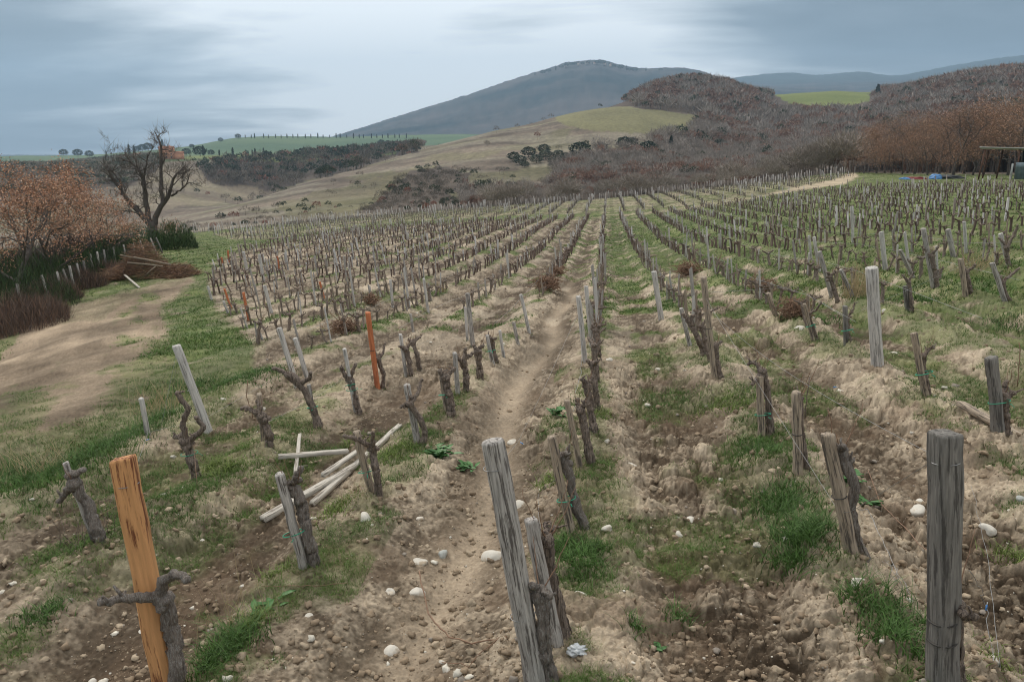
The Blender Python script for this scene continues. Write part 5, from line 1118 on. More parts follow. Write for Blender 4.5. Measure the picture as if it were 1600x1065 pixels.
tree_thing(L1, at_d(-8, 41), 'rusty leaved oak cut off by the left edge', group=LG, rz=2.4, s=0.74)
tree_thing(L3, at_d(95, 63), 'oak with few leaves whose bare top twigs stand against the sky', group=LG, rz=0.7, s=0.84)
tree_thing(L3, at_d(22, 60), 'sparse leaved oak far behind the nearest rusty one', group=LG, rz=2.7, s=0.86)
tree_thing(L2, at_d(150, 60), 'small rusty oak closest to the big bare tree', group=LG, rz=3.3, s=0.66)
# the big bare tree, limb by limb
bb = at_d(238, 78); bb[2] = float(macro(bb[0], bb[1])); r_ = np.random.RandomState(4); mb = MB(); tips = []
def q2(px, py, j=0.0):
    q = up_ray(px, py, bb) - bb; q[:2] += np.array(fwv[:2]) * j; return q
def limb(pl, r0, r1, n=6, kids=8, kl=1.5, jit=1.0):
    j = r_.randn() * jit; P = [q2(a, b_, j * k / len(pl)) for k, (a, b_) in enumerate(pl)]; P = gnarl(P, 12, 0.05, r_)
    tube(mb, P, np.linspace(r0, r1, 12), n, 3, 0.1, False)
    for k in range(kids):
        i = 3 + int(8 * (k + r_.rand()) / kids); i = min(i, 11); d_ = P[i] - P[i - 1]; d_ /= np.linalg.norm(d_); a = r_.rand() * 6.28; nd = d_ * 0.6 + np.array([math.cos(a) * .8, math.sin(a) * .5, 0.3 * r_.randn()])
        grow(mb, P[i], nd / np.linalg.norm(nd), kl * (0.6 + 0.6 * r_.rand()), r1 * 0.9 + 0.02, 2, 4, r_, tips, (3, 3, 3, 3), 0.28, 0.06)
limb([(240, 376), (239, 365), (238, 355), (237, 348)], 0.55, 0.42, 9, 0)
limb([(236, 352), (222, 338), (205, 322), (190, 305), (172, 282), (158, 262)], 0.30, 0.05, 7, 9)
limb([(190, 305), (192, 290), (180, 270), (160, 255)], 0.10, 0.03, 5, 5)
limb([(234, 350), (231, 330), (226, 305), (222, 280), (218, 262), (200, 250), (180, 245)], 0.27, 0.05, 7, 9)
limb([(226, 300), (228, 275), (236, 258), (240, 240)], 0.14, 0.04, 5, 6)
limb([(242, 350), (245, 330), (255, 318), (268, 306), (264, 292), (282, 270), (292, 258)], 0.28, 0.05, 7, 8)
limb([(268, 306), (285, 298), (298, 288), (306, 272)], 0.11, 0.03, 5, 6)
limb([(255, 318), (249, 298), (250, 270), (248, 245), (246, 225), (240, 212), (233, 205)], 0.22, 0.04, 6, 9)
limb([(220, 335), (205, 330), (190, 328)], 0.10, 0.03, 5, 4)
e_ = empty('bare_oak', bb); mb.build('trunk', M['tree_bark'], e_)
cm = MB(); T_ = np.array(tips); n = len(T_) * 3; c0 = np.repeat(T_, 3, 0); dv = r_.randn(n, 3) * 0.45; dv[:, 2] += 0.2; w = np.array([0.012, 0.008, 0]); cm.add(np.stack([c0 - w, c0 + w, c0 + dv], 1).reshape(-1, 3), None, np.arange(n * 3).reshape(-1, 3), (0.12, 0.10, 0.088))
V, q, cc = leaf_quads(np.array([q2(255 + r_.rand() * 16, 348 + r_.rand() * 16, r_.randn() * 0.6) for _ in range(60)]), 0.06, r_, 12, 0.3, BROWN); cm.add(V, q, None, cc)
cm.build('crown', M['leaf'], e_); tag(e_, 'big bare oak with spreading crooked limbs, one dead top rising against the sky', 'tree', LG)
# dark green broom bushes and brown undergrowth along the fence
def bush(px, d, w, h, seed, label, cols, name='broom_bush', n=2600, blade=0.35):
    r_ = np.random.RandomState(seed); b = at_d(px, d); mb = MB(); th = r_.rand(n) * 6.28; rr = np.sqrt(r_.rand(n)) * w / 2; X = rr * np.cos(th); Y = rr * np.sin(th)
    dome = np.sqrt(np.clip(1 - (rr / (w / 2)) ** 2, 0.05, 1)) * h * (0.65 + 0.7 * fbm(X * 1.2 + seed, Y * 1.2, 3, seed)); Z = dome * (0.15 + 0.85 * r_.rand(n)) - blade * 0.4
    cc = np.array(cols)[r_.randint(len(cols), size=n)] * (0.55 + 0.8 * r_.rand(n))[:, None]
    zz_ = macro(b[0] + X, b[1] + Y) - b[2]
    blades(mb, X, Y, Z + zz_, blade * (0.6 + 0.8 * r_.rand(n)), 0.028 * np.ones(n) * d / 50, cc, r_, 0.5, 1)
    stems = 14
    for k in range(stems):
        a = r_.rand() * 6.28; tube(mb, [(0.1 * math.cos(a), 0.1 * math.sin(a), -0.2), (math.cos(a) * w * 0.15, math.sin(a) * w * 0.15, h * 0.5)], [0.03, 0.015], 4, 0, 0, False, (0.09, 0.07, 0.05))
    o = mb.build(name, M['leaf'], loc=b); tag(o, label, 'bush', 'bushes along the wire fence')
DG = [(0.035, 0.06, 0.02), (0.05, 0.085, 0.028), (0.028, 0.045, 0.018)]; BRN = [(0.12, 0.085, 0.065), (0.16, 0.11, 0.085), (0.09, 0.065, 0.055), (0.20, 0.12, 0.08)]
bush(-8, 44, 6.0, 2.3, 1, 'wide dark green broom bush under the nearest rusty oak', DG, n=6000)
bush(-30, 37, 5.5, 2.2, 9, 'dark green broom bush at the left edge', DG, n=4000)
bush(85, 48, 4.0, 1.9, 2, 'dark broom bush right of the nearest oak trunk', DG, n=4000)
bush(125, 54, 4.5, 2.0, 3, 'dark broom bush under the rounded rusty oak', DG, n=4000)
bush(158, 62, 4.5, 2.0, 4, 'dark broom bush midway along the fence', DG, n=3500)
bush(195, 70, 5.5, 2.4, 5, 'tall green broom bush left of the bare oak trunk', [(0.05, 0.09, 0.03), (0.04, 0.07, 0.025)], n=4500)
bush(262, 70, 3.4, 2.4, 6, 'upright green broom bush right of the bare oak trunk', [(0.055, 0.095, 0.03), (0.045, 0.075, 0.025)], n=4000)
bush(0, 34, 3.0, 0.8, 7, 'low brown bramble thicket at the near end of the fence', BRN, 'bramble_thicket', 6000, 0.5)
bush(40, 39.5, 3.0, 1.0, 8, 'brown bramble thicket around the second fence post', BRN, 'bramble_thicket', 5000, 0.5)
bush(-30, 32, 4.0, 1.2, 12, 'brown bramble thicket cut by the left edge', BRN, 'bramble_thicket', 6000, 0.5)
bush(88, 44.5, 3.2, 1.0, 10, 'brown dead undergrowth behind the crowded fence posts', BRN, 'bramble_thicket', 4000, 0.45)
bush(128, 49, 3.6, 1.0, 11, 'dry undergrowth left of the brushwood heap', BRN, 'bramble_thicket', 4000, 0.45)
bush(10, 56, 7, 2.2, 14, 'greyish thicket filling the gap under the far oaks', [(0.10, 0.08, 0.07), (0.07, 0.065, 0.05), (0.13, 0.09, 0.07)], 'thicket', 7000, 0.8)
bush(100, 63, 7, 2.2, 15, 'brown grey thicket behind the rounded rusty oak', [(0.10, 0.08, 0.07), (0.07, 0.065, 0.05), (0.13, 0.09, 0.07)], 'thicket', 7000, 0.8)
# ------------------------------------------------------------------ wire fence with leaning posts
FP = [(29, 454, 35, 487), (70, 445, 81, 482), (92, 436, 101, 470), (101, 428, 113, 464), (110, 421, 118, 458), (120, 411, 129, 447), (130, 407, 137, 437), (141, 397, 147, 424), (152, 393, 156, 418), (162, 390, 168, 410), (177, 386, 179, 402), (193, 382, 197, 402), (209, 388, 210, 403), (220, 380, 227, 405), (238, 379, 247, 407), (246, 376, 256, 406)]
FD = [36, 38.5, 40, 41.2, 42.5, 44, 45.5, 48, 50, 52, 54.5, 57, 59, 61, 63.5, 65]
fb = at_d(113, 41); fe = empty('wire_fence', fb); tops = []; r_ = np.random.RandomState(2)
for i, ((tx, ty, bx, by), dd) in enumerate(zip(FP, FD)):
    b = at_d(bx, dd, by); b[2] = gz(b[0], b[1]); t = up_ray(tx, ty, b); L_ = min(float(np.linalg.norm(t - b)), 1.9); t = b + (t - b) / np.linalg.norm(t - b) * max(L_, 1.3); 
    mb = MB(); tube(mb, [b - fb - [0, 0, .2], (b + t) / 2 - fb + r_.randn(3) * 0.02, t - fb], [0.062, 0.055, 0.05], 6, i, 0.15); mb.build('post', M['grey_wood' if i % 3 else 'dark_wood'], fe); tops.append((b, t))
mb = MB()
for i in range(len(tops) - 1):
    (b0, t0), (b1, t1) = tops[i], tops[i + 1]
    for k in range(9): f = 0.08 + 0.105 * k; tube(mb, [b0 + (t0 - b0) * f - fb, b1 + (t1 - b1) * f - fb], 0.004, 3, 0, 0, False)
    for k in range(1, 12): f = k / 12; p = b0 + (b1 - b0) * f; q_ = t0 + (t1 - t0) * f; tube(mb, [p + (q_ - p) * .08 - fb, p + (q_ - p) * .92 - fb], 0.003, 3, 0, 0, False)
mb.build('wire_mesh', M['dark_wire'], fe); tag(fe, 'wire mesh fence with leaning grey posts climbing beside the dirt track', 'fence')
# ------------------------------------------------------------------ brushwood heap by the fence
b = at_d(212, 46); b[2] = gz(b[0], b[1]); e_ = empty('brushwood_heap', b); mb = MB(); r_ = np.random.RandomState(8)
ax = np.array([math.cos(YAW), math.sin(YAW), 0]); ay = np.array([-math.sin(YAW), math.cos(YAW), 0])
def hh(u): return 1.95 * math.sqrt(max(0.03, 1 - (u / 2.35) ** 2)) * (0.75 + 0.35 * math.sin(u * 2.1 + 2.0))
for i in range(3400):
    u = r_.uniform(-2.3, 2.4); v_ = r_.uniform(-1.2, 1.2); z_ = hh(u) * (1 - (v_ / 1.3) ** 2) * (r_.rand() ** 0.6) + 0.05; c0 = ax * u + ay * v_ + np.array([0, 0, z_])
    c0[2] += float(macro(b[0] + c0[0], b[1] + c0[1]) - macro(b[0], b[1])) if i % 5 == 0 else 0.0
    dv = ax * r_.randn() + ay * r_.randn() * 0.6 + np.array([0, 0, r_.randn() * 0.3]); dv /= np.linalg.norm(dv); l = 0.25 + 0.55 * r_.rand(); cc = np.array([(0.20, 0.11, 0.07), (0.27, 0.15, 0.085), (0.13, 0.085, 0.065), (0.33, 0.22, 0.13)][r_.randint(4)]) * (0.7 + 0.6 * r_.rand())
    tube(mb, [c0 - dv * l / 2, c0 + r_.randn(3) * 0.05, c0 + dv * l / 2], [0.012, 0.010, 0.005], 3, 0, 0, False, cc)
mb.build('branches', M['leaf'], e_)
mb = MB()
for (u0, z0_, u1, z1_, v_, rr_2) in ((-0.2, 1.25, 1.7, 0.85, -1.0, 0.05), (-0.5, 0.98, 1.3, 0.78, -1.1, 0.045), (1.0, 0.8, 0.3, 0.2, -1.2, 0.03), (-1.0, 1.35, 0.4, 1.0, -0.8, 0.035)):
    tube(mb, [ax * u0 + ay * v_ + np.array([0, 0, z0_]), ax * (u0 + u1) / 2 + ay * v_ + np.array([0, 0, (z0_ + z1_) / 2 + 0.03]), ax * u1 + ay * (v_ + .1) + np.array([0, 0, z1_])], [rr_2, rr_2 * .9, rr_2 * .8], 7)
mb.build('logs', M['brown_wood'], e_); tag(e_, 'heap of brown brushwood with pale poles on top beside the fence', 'heap')
o = board((196, 440), (218, 450), 0.10, 0.05, 'plank_wood', 'single pale plank leaning at the front foot of the brushwood heap', 0.35, 0.02, 9)
# ------------------------------------------------------------------ oak wood on the right: trees one can tell apart
OKC = [(0.31, 0.175, 0.11), (0.37, 0.22, 0.14), (0.25, 0.15, 0.10), (0.41, 0.26, 0.17)]
OK_ = [oak(11, 0.20, 31, 800, 0.085, 0.6, 3, cols=OKC, kids=(4, 5, 5)), oak(12, 0.22, 32, 260, 0.085, 0.55, 3, cols=OKC, kids=(4, 5, 5)), oak(10, 0.17, 33, 1000, 0.085, 0.6, 3, low=0.12, cols=OKC, kids=(4, 5, 5)), oak(12, 0.20, 34, 0, 0.1, 0.4, 3, kids=(4, 5, 5))]
r_ = np.random.RandomState(14); n = 0
RT = [(1352, 150, 2, .62), (1372, 156, 0, .8), (1395, 165, 3, .95), (1412, 152, 2, .75), (1432, 160, 1, 1.0), (1452, 150, 2, .85), (1470, 164, 0, 1.05), (1492, 152, 3, 1.1), (1508, 168, 1, 1.1), (1522, 154, 2, .95), (1540, 160, 0, 1.1), (1560, 166, 1, 1.2), (1578, 155, 0, 1.15), (1598, 150, 2, 1.15), (1615, 160, 1, 1.2), (1640, 152, 0, 1.15), (1385, 178, 1, .9), (1445, 182, 0, 1.0), (1530, 186, 1, 1.15), (1590, 184, 3, 1.2), (1488, 176, 2, 1.0), (1420, 176, 3, .95)]
names_ = {2: 'low branching oak thick with rusty leaves', 0: 'rusty leaved oak with open crown', 3: 'bare grey oak', 1: 'thin leaved brown oak'}
wher = {1352: 'lowest, at the end of the sandy path', 1372: 'second from the sandy path end', 1395: 'behind the low oaks at the path end', 1412: 'left of the red sheet', 1432: 'behind the red sheet', 1452: 'just left of the blue tarpaulin', 1470: 'behind the blue tarpaulin', 1492: 'with dark trunk right of the blue tarpaulin', 1508: 'midway from tarpaulin to shed, set back', 1522: 'midway from tarpaulin to shed, in front', 1540: 'at the open end of the shed', 1560: 'rising over the shed roof end', 1578: 'over the middle of the shed roof', 1598: 'behind the drum of the shed', 1615: 'just outside the right edge', 1640: 'beyond the right edge of view', 1385: 'in the second rank near the path end', 1445: 'in the second rank over the red sheet', 1530: 'tallest in the second rank left of the shed', 1590: 'in the second rank over the drum', 1488: 'in the second rank over the blue tarpaulin', 1420: 'in the second rank left of the red sheet'}
for px, d, t, s in RT:
    if px > 1620: continue
    b = at_d(px, d); tree_thing(OK_[t], b - [0, 0, 0.3], names_[t] + ' ' + wher[px], group='oaks at the edge of the right hand wood', rz=r_.rand() * 6.28, s=s)
# ------------------------------------------------------------------ woods far off
def crown_template(nf, seed, kind, fine=1.0):
    r_ = np.random.RandomState(seed); V = []; n = nf
    ph = r_.rand(n) * 6.28; ct = r_.uniform(-0.35, 1, n); st = np.sqrt(1 - ct ** 2); rad = 0.45 + 0.55 * r_.rand(n) ** 0.6
    c0 = np.stack([st * np.cos(ph) * rad * 0.42, st * np.sin(ph) * rad * 0.42, 0.62 + ct * rad * 0.38], -1)
    dv = c0 - np.array([0, 0, 0.2]); dv = dv / np.linalg.norm(dv, axis=1)[:, None] + r_.randn(n, 3) * 0.25
    l = (0.11 if kind else 0.20) * fine * (0.6 + 0.8 * r_.rand(n))[:, None]; s = np.cross(dv, r_.randn(n, 3)); s /= np.linalg.norm(s, axis=1)[:, None]; w = (0.055 if kind else 0.016) * fine * (0.6 + 0.8 * r_.rand(n))[:, None]
    V = np.stack([c0 - s * w, c0 + s * w, c0 + dv * l], 1).reshape(-1, 3); T_ = np.arange(n * 3).reshape(-1, 3)
    k = len(V); V = np.concatenate([V, [(-0.02, 0, -0.05), (0.02, 0, -0.05), (0, 0, 0.75), (0, -0.02, -0.05), (0, 0.02, -0.05)]]); T_ = np.concatenate([T_, [(k, k + 1, k + 2), (k + 3, k + 4, k + 2)]])
    return V, T_
def woods():
    r_ = np.random.RandomState(9); n = 62000; d = np.concatenate([np.sqrt(r_.uniform(158 ** 2, 1500 ** 2, 52000)), np.sqrt(r_.uniform(158 ** 2, 430 ** 2, 10000))]); az = r_.uniform(-0.82, 0.62, n); x, y = d * np.sin(az), d * np.cos(az); z = macro(x, y)
    px, py, ok = topix(x, y, z); inw = np.zeros(n, int)
    for k, w in enumerate(WOODS): inw[poly_soft(px, py, w, 2.0, 3) & (inw == 0)] = k + 1
    inw[(inw == 0) & (px > 985) & (py > 112) & (d > 850) & ~inpoly(px, py, GF2) & ~inpoly(px, py, GF1) & (py < 170)] = 1
    inw[inpoly(px, py, [(1200, 168), (1200, 138), (1372, 130), (1372, 166)]) & (d > 1200)] = 0
    inw[(px > 1335) & (d < 192)] = 0
    inw[(px > 1203) & (px < 1366) & (py < 180) & (d > 500)] = 0
    # scrub dotted over the open hillside
    inw[(inw == 0) & (px < 1080) & (px > 280) & (d > 230) & (d < 900) & ~inpoly(px, py, GF1) & (fbm(x * 0.015, y * 0.015, 3, 905) > 0.57) & (r_.rand(n) < 0.12)] = 2
    vis = np.ones(n, bool); e = (z + 8 - H) / d
    for f in np.geomspace(0.12, 0.97, 26): vis &= (macro(x * f, y * f) - H) / (d * f) < e + 0.004
    m = (inw > 0) & vis & ((inw != 2) | (r_.rand(n) < 0.45)); m &= (d < 420) | (r_.rand(n) < 0.8)
    x, y, z, d, px, py, inw = [a[m] for a in (x, y, z, d, px, py, inw)]
    tp = {}
    for lod, nf, fine in ((0, 420, 0.6), (1, 130, 0.85), (2, 42, 1.5)):
        for kind in (0, 1): tp[lod, kind] = [crown_template(nf, 10 * lod + q + 50 * kind, kind, fine) for q in range(5)]
    cl = fbm(x * 0.018, y * 0.018, 3, 901); cl2 = fbm(x * 0.06, y * 0.06, 3, 903); mb = MB()
    for i in range(len(x)):
        lod = 0 if d[i] < 300 else (1 if d[i] < 650 else 2); u = r_.rand()
        if u < 0.04 + 0.07 * (cl[i] > 0.56) and d[i] > 330: kind, c0 = 1, (0.055, 0.07, 0.032)
        elif (cl2[i] + 0.25 * (r_.rand() - 0.5) > 0.6) or (d[i] > 800 and u < 0.28): kind, c0 = 1, (0.265, 0.165, 0.12)
        else: kind, c0 = 0, (0.29, 0.25, 0.215)
        if inw[i] in (2, 3): c0 = (0.15, 0.125, 0.095) if kind == 0 else ((0.045, 0.06, 0.028) if r_.rand() < 0.85 else (0.27, 0.13, 0.09))
        if inw[i] == 4: c0 = (0.24, 0.20, 0.15) if kind == 0 else (0.08, 0.09, 0.045)
        hgt = (6.5 + 5.5 * r_.rand()) * (0.8 if inw[i] in (2, 3) else 1) * (0.75 if inw[i] in (2, 5) else 1) * (0.42 + 0.58 * sst(1150, 1500, px[i]) if d[i] < 330 else (0.6 + 0.4 * max(sst(400, 620, d[i]), sst(1150, 1500, px[i])))); wid = hgt * (0.75 + 0.5 * r_.rand()) * (1.25 if kind == 0 else 1.1)
        if inw[i] == 4: hgt *= 0.55
        V, T_ = tp[lod, kind][r_.randint(5)]; a = r_.rand() * 6.28; ca, sa = math.cos(a), math.sin(a)
        q = np.stack([(V[:, 0] * ca - V[:, 1] * sa) * wid + x[i], (V[:, 0] * sa + V[:, 1] * ca) * wid + y[i], V[:, 2] * hgt + z[i] - 0.4], -1)
        mb.add(q, None, T_, np.array(c0) * (0.8 + 0.4 * r_.rand()))
    print('woods trees', len(x)); o = mb.build('woods', M['leaf']); tag(o, 'far off winter woods of grey, rust and dark green trees over the hills', kind='stuff')
woods()
# ------------------------------------------------------------------ cypresses, round trees, olives
def clump(n, r_, shape, size, cols):
    ph = r_.rand(n) * 6.28; t = r_.rand(n)
    if shape == 'spindle': rr = 0.11 * np.sin(np.clip(t * 0.97 + 0.03, 0, 1) * math.pi) ** 0.55 * (1 - 0.35 * t); z = 0.04 + t * 0.96
    else: ct = r_.uniform(-0.75, 1, n); rr = 0.48 * np.sqrt(1 - ct ** 2) * (0.8 + 0.4 * r_.rand(n)); z = 0.55 + 0.42 * ct
    k = 0.75 + 0.35 * r_.rand(n); c0 = np.stack([rr * k * np.cos(ph), rr * k * np.sin(ph), z], -1)
    return leaf_quads(c0, size, r_, 1, 0.006, cols)
def clump_tree(name, seed, shape, n, size, cols):
    r_ = np.random.RandomState(seed); mb = MB(); V, q, cc = clump(n, r_, shape, size, cols); mb.add(V, q, None, cc); cr = mb.build('crown', M['leaf'], link=False)
    mb = MB(); tube(mb, [(0, 0, -0.08), (0, 0, 0.3), (0.01, 0, 0.6)], [0.03, 0.022, 0.012], 5); return [('trunk', mb.build('trunk', M['tree_bark'], link=False)), ('crown', cr)]
CYC = [(0.025, 0.04, 0.018), (0.035, 0.055, 0.024), (0.02, 0.032, 0.016)]; OLC = [(0.075, 0.09, 0.06), (0.095, 0.11, 0.07), (0.055, 0.068, 0.045)]
CYP = [clump_tree('cypress', 60 + i, 'spindle', 420, 0.045, CYC) for i in range(3)]; OL = [clump_tree('olive', 70 + i, 'round', 900, 0.05, OLC) for i in range(3)]; RD = [clump_tree('round', 80 + i, 'round', 700, 0.055, CYC) for i in range(2)]
def far_tree(parts, px, py, hp, label, cat, group, name, dmin=200, wide=1.0):
    x, y, z, d = hit(px, py, dmin); s = hp / F * d * 1.02; o = tree_thing(parts, (x, y, z - 0.02 * s), label, cat, group, r_.rand() * 6, s, name); o.scale = (s * wide, s * wide, s); return d
ci = 0
CG = 'cypresses on the far ridge'
for px, py, hp, lb in [(254, 231, 14, 'cypress rising behind the orange farmhouse roof'), (259, 240, 10, 'dark cypress in front of the orange farmhouse wall'), (318, 244, 15, 'tall cypress beside a round tree right of the farmhouse'), (364, 244, 12, 'lone cypress midway right of the farmhouse'), (385, 244, 9, 'broad short cypress in the row of four'), (388, 244, 8, 'leaning cypress touching the broad short one'), (394.6, 244, 9, 'slim cypress in the row of four'), (399, 244, 11, 'tallest slim cypress in the row of four'), (412, 241, 9, 'cypress just right of the row of four'), (544, 239, 13, 'tall lone cypress above the dark wooded slope'), (567, 233, 8, 'small cypress on the slope right of the tall lone one'), (621, 226, 8, 'cypress in a clump right of the green hill'), (343, 244, 9, 'blunt cypress between the farmhouse and the lone one'), (202, 241, 13, 'leftmost cypress of a cluster left of the farmhouse'), (210, 241, 12, 'second cypress of the cluster left of the farmhouse'), (165, 236, 5, 'tiny cypress on the skyline left of the bare oak')]:
    far_tree(CYP[ci % 3], px, py, hp, lb, 'cypress', CG, 'cypress_tree', 500, 1.25); ci += 1
for px, py, hp, lb in [(292, 243, 10, 'round dark tree right of the orange farmhouse'), (313, 245, 15, 'yellowish round tree beside the tall cypress'), (330, 243, 8, 'spreading pine left of the blunt cypress'), (223, 237, 10, 'round dark tree left of the farmhouse on the skyline'), (232, 236, 11, 'second round dark tree left of the farmhouse'), (596, 229, 10, 'round tree in a clump right of the green hill'), (606, 229, 9, 'second round tree in the clump right of the green hill'), (214, 238, 8, 'small round tree amid the cluster left of the farmhouse'), (100, 244, 9, 'dark tree clump on the skyline above the rusty oaks'), (122, 245, 10, 'darkest tree clump on the skyline above the rusty oaks'), (140, 246, 9, 'tree clump on the skyline left of the bare oak'), (300, 232, 6, 'tree at the foot of the green hill skyline'), (345, 222, 6, 'first tree on the green hill skyline'), (372, 217, 7, 'tree group on top of the green hill skyline')]:
    far_tree(RD[ci % 2], px, py, hp, lb, 'tree', 'round trees on the far ridge', 'round_tree', 500, 1.15); ci += 1
for px in np.arange(384, 640, 9.3):
    px += r_.randn() * 1.5; far_tree(CYP[ci % 3], px, 216.0, 4.5 + 3 * r_.rand(), 'tiny cypress in the long line along the green hill crest', 'cypress', 'line of cypresses along the green hill crest', 'cypress_tree', 1500, 1.2); ci += 1
for px, py, hp, lb in [(803, 252, 14, 'leftmost dark shrub of the olive cluster on the hillside'), (812, 258, 15, 'lowest left olive of the hillside cluster'), (826, 246, 16, 'upper left olive of the hillside cluster'), (838, 256, 14, 'olive in the front middle of the hillside cluster'), (850, 240, 14, 'topmost olive of the hillside cluster'), (852, 250, 15, 'olive just below the topmost one of the cluster'), (868, 262, 17, 'wide olive at the bottom of the hillside cluster'), (872, 248, 13, 'olive on the right of the hillside cluster'), (884, 250, 11, 'small olive at the right end of the cluster'), (906, 246, 23, 'large dark evergreen right of the olive cluster'), (975, 232, 17, 'dark evergreen on the slope below the green field'), (987, 230, 14, 'second dark evergreen below the green field'), (1012, 242, 20, 'broad dark evergreen where the wood begins'), (820, 262, 10, 'little olive below the left end of the cluster'), (940, 238, 14, 'grey green tree between the two dark evergreens'), (1124, 235, 16, 'dark tree inside the wood below its rusty top'), (1275, 175, 0, '')]:
    if hp: far_tree((OL if ci % 2 else RD)[ci % 2] if px < 900 else RD[ci % 2], px, py, hp, lb, 'tree', 'evergreens on the hillside', 'olive_tree' if px < 900 else 'evergreen_tree', 260, 1.35); ci += 1
for px, py, hp, lb in [(1048, 236, 22, 'tall dark cypress in the wood right of the green field'), (1090, 226, 22, 'dark cypress in the wood further right'), (1206, 160, 9, 'dark tree at the left corner of the small green field'), (1370, 158, 22, 'tall cypress at the right corner of the small green field'), (1374, 160, 14, 'shorter cypress at the right corner of the small green field')]:
    far_tree(CYP[ci % 3], px, py, hp, lb, 'cypress', 'dark trees within the woods', 'cypress_tree', 260, 1.3); ci += 1
# trees on the mountain crest
for i, px in enumerate([836, 846, 858, 868, 876, 881, 886, 891, 898, 905, 912, 919, 926, 934, 942, 951, 960, 968, 978, 984, 990, 1012, 1036]):
    far_tree((CYP, RD)[i % 3 != 0][i % 2], px + r_.randn() * 1.5, 118, 3.5 + 3.5 * r_.rand(), 'tiny tree on the crest of the blue mountain', 'tree', 'trees on the blue mountain crest', 'crest_tree', 4300, 1.5)
# ------------------------------------------------------------------ farmhouse and hamlet
def house(px, py, d, w, dp, h, rot, label, wm='plaster', wins=3, wing=None, cat='house', group=None):
    b = at_d(px, d); e_ = empty('farmhouse', b); e_.rotation_euler = (0, 0, rot)
    mb = MB(); box(mb, (-w / 2, -dp / 2, -2), (w / 2, dp / 2, h)); mb.add([(-w / 2, -dp / 2, h), (-w / 2, dp / 2, h), (-w / 2, 0, h + dp * 0.2), (w / 2, -dp / 2, h), (w / 2, dp / 2, h), (w / 2, 0, h + dp * 0.2)], None, [(0, 2, 1), (3, 4, 5)])
    if wing: box(mb, (w / 2, -dp / 2 + .6, -2), (w / 2 + wing, dp / 2 - .6, h * 0.55))
    mb.build('wall', M[wm], e_)
    def rf(name, x0, x1, hz, dpp):
        mb = MB(); o_ = 0.5; r1 = dpp * 0.2
        for s in (-1, 1):
            v = [(x0 - o_, s * (dpp / 2 + o_), hz - 0.1), (x1 + o_, s * (dpp / 2 + o_), hz - 0.1), (x1 + o_, 0, hz + r1 + .12), (x0 - o_, 0, hz + r1 + .12)]; v += [(a, b_, c_ + 0.25) for a, b_, c_ in v]
            mb.add(v, [(0, 1, 2, 3), (4, 5, 6, 7), (0, 1, 5, 4), (1, 2, 6, 5), (3, 0, 4, 7)])
        return mb.build(name, M['tile_roof'], e_)
    ro = rf('roof', -w / 2, w / 2, h, dp)
    mb = MB(); box(mb, (w * 0.2, -0.5, h), (w * 0.2 + 1, 0.5, h + dp * .2 + 1.4)); mb.build('chimney', M[wm], ro)
    if wing: rf('roof', w / 2 + .5, w / 2 + wing, h * 0.55, dp - 1.2)
    for k in range(wins):
        for lv in range(2 if h > 6 else 1):
            x0 = -w / 2 + w * (k + 0.5) / wins; mb = MB(); box(mb, (x0 - .6, -dp / 2 - 0.05, 1.2 + lv * 3.2), (x0 + .6, -dp / 2 + 0.1, 2.9 + lv * 3.2)); mb.build('window', M['glass'], e_)
    tag(e_, label, cat, group)
house(262, 240, 900, 14, 9, 11.0, YAW + 0.25, 'orange plastered farmhouse with clay tile roof and a lower wing among cypresses', wing=9)
house(216, 236, 1150, 10, 8, 5.5, YAW - 0.2, 'small pinkish house among round trees left of the orange farmhouse', wins=2)
for i, (px, w) in enumerate([(884, 14), (903, 12), (917, 20), (929, 14), (944, 16), (953, 12)]):
    e, x, y, z, d = (None,) + hit(px, 118, 4300); b = (x, y, z); e_ = empty('crest_house', b); mb = MB(); box(mb, (-w / 2, -6, -3), (w / 2, 6, 5 + i % 3 * 2)); mb.build('wall', M['pale_plaster'], e_); mb = MB(); hh_ = 5 + i % 3 * 2; mb.add([(-w / 2, -6.5, hh_), (w / 2, -6.5, hh_), (w / 2, 6.5, hh_), (-w / 2, 6.5, hh_), (-w / 2, 0, hh_ + 4), (w / 2, 0, hh_ + 4)], [(0, 1, 5, 4), (2, 3, 4, 5)], [(0, 4, 3), (1, 2, 5)]); mb.build('roof', M['tile_roof'], e_); tag(e_, 'tiny pale house among trees on the summit of the blue mountain', 'house', 'houses on the mountain summit')
# ------------------------------------------------------------------ shed, tarpaulin, sheet
b = at_d(1590, 128); b[2] = gz(b[0], b[1]); e_ = empty('open_shed', b); rz_ = math.atan2(-b[0], b[1]) ; e_.rotation_euler = (0, 0, rz_)
mb = MB(); v = [(-4.6, -2.5, 4.15), (7.5, -2.5, 3.75), (7.5, 3.5, 3.6), (-4.6, 3.5, 4.05)]; v += [(a, c_, z_ + 0.14) for a, c_, z_ in v]; mb.add(v, [(3, 2, 1, 0), (4, 5, 6, 7), (0, 1, 5, 4), (1, 2, 6, 5), (2, 3, 7, 6), (3, 0, 4, 7)]); mb.build('roof', M['roof_sheet'], e_)
for x_, y_ in ((-3.9, -2.2), (-1.9, 3.0), (0.1, -2.2), (4.0, -2.2), (-3.6, 3.0), (7.2, -2.2)):
    mb = MB(); tube(mb, [(x_ - 0.35 * (x_ < 0), y_, -0.3), (x_, y_, 3.9)], 0.11, 7); mb.build('post', M['rust'], e_)
mb = MB(); box(mb, (0.6, 2.9, -.3), (7.4, 3.1, 3.62)); box(mb, (0.5, -1.0, -.3), (0.65, 2.9, 3.75)); mb.build('wall', M['black'], e_); tag(e_, 'open shed with pale sheet roof on rusty posts at the right edge of the field', 'shed')  # near-black wall colour stands in for the shade inside the shed
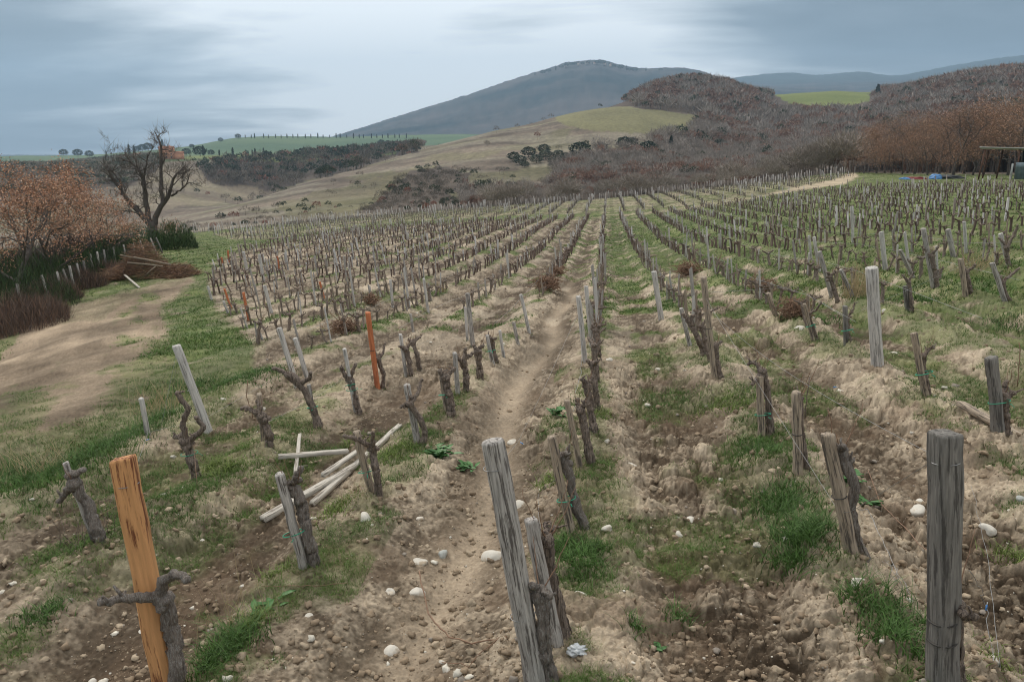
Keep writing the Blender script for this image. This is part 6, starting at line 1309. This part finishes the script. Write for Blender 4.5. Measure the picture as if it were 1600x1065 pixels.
q0 = at_d(1597, 126.0); q0[2] = gz(q0[0], q0[1]); mb = MB(); tube(mb, [(0, 0, 0), (0, 0, 0.75), (0, 0, .76), (0, 0, 1.5), (0, 0, 1.52), (0, 0, 2.2)], [0.62, 0.62, 0.66, 0.62, 0.66, 0.62], 20); o = mb.build('water_drum', M['drum'], smooth=False, loc=q0); tag(o, 'tall grey drum with raised ribs standing under the shed roof', 'drum')
q0 = at_d(1583, 125.0); q0[2] = gz(q0[0], q0[1]); mb = MB(); tube(mb, [(0, 0, -.2), (0, 0, 1), (0.02, 0, 2.1)], [0.14, .13, .12], 8); o = mb.build('white_post', M['roof_sheet'], loc=q0); tag(o, 'short white post standing beside the grey drum', 'post')
def lump(name, px, d, sx, sy, sz, matn, label, cat, seed, amp=0.35):
    q0 = at_d(px, d); q0[2] = gz(q0[0], q0[1]); V, Fc = ico()[3]; w = 1 + amp * (fbm(V[:, 0] * 2 + seed, V[:, 1] * 2 + V[:, 2] * 2, 4, seed) - 0.5) * 2; V = V * w[:, None] * (sx, sy, sz); V[:, 2] = np.maximum(V[:, 2], -0.1); o = mesh_obj(name, V, None, Fc, M[matn], smooth=True, loc=q0); o.rotation_euler = (0, 0, rz_); tag(o, label, cat)
lump('tarpaulin', 1466, 131.5, 0.95, 0.8, 0.7, 'tarp', 'bright blue tarpaulin over a pile at the edge of the oak wood', 'tarpaulin', 5)
lump('dark_pile', 1485, 133, 2.4, 1.2, 0.6, 'black', 'dark sheeted pile stretching right of the blue tarpaulin', 'pile', 6)
lump('plastic_sheet', 1432, 130, 1.7, 0.9, 0.38, 'red_cloth', 'dark red sheet lying on the ground left of the blue tarpaulin', 'sheet', 7)
lump('blue_sheet', 1417, 129, 0.8, 0.6, 0.3, 'tarp', 'small flat blue sheet at the left end of the red one', 'sheet', 8)
# ------------------------------------------------------------------ the air
mb = MB(); box(mb, (-9900, -9900, -520), (9900, 9900, 1230)); hz = mb.build('haze', None); m = bpy.data.materials.new('air'); m.use_nodes = True; t = m.node_tree; t.nodes.clear()
pv = N(t, 'ShaderNodeVolumePrincipled'); pv.inputs['Color'].default_value = (0.50, 0.74, 1.0, 1); pv.inputs['Density'].default_value = 0.00013; pv.inputs['Anisotropy'].default_value = 0.2; ou = N(t, 'ShaderNodeOutputMaterial'); lk(t, pv.outputs[0], ou.inputs['Volume'])
hz.data.materials.append(m); tag(hz, 'thin blue haze over the distant hills', kind='stuff')
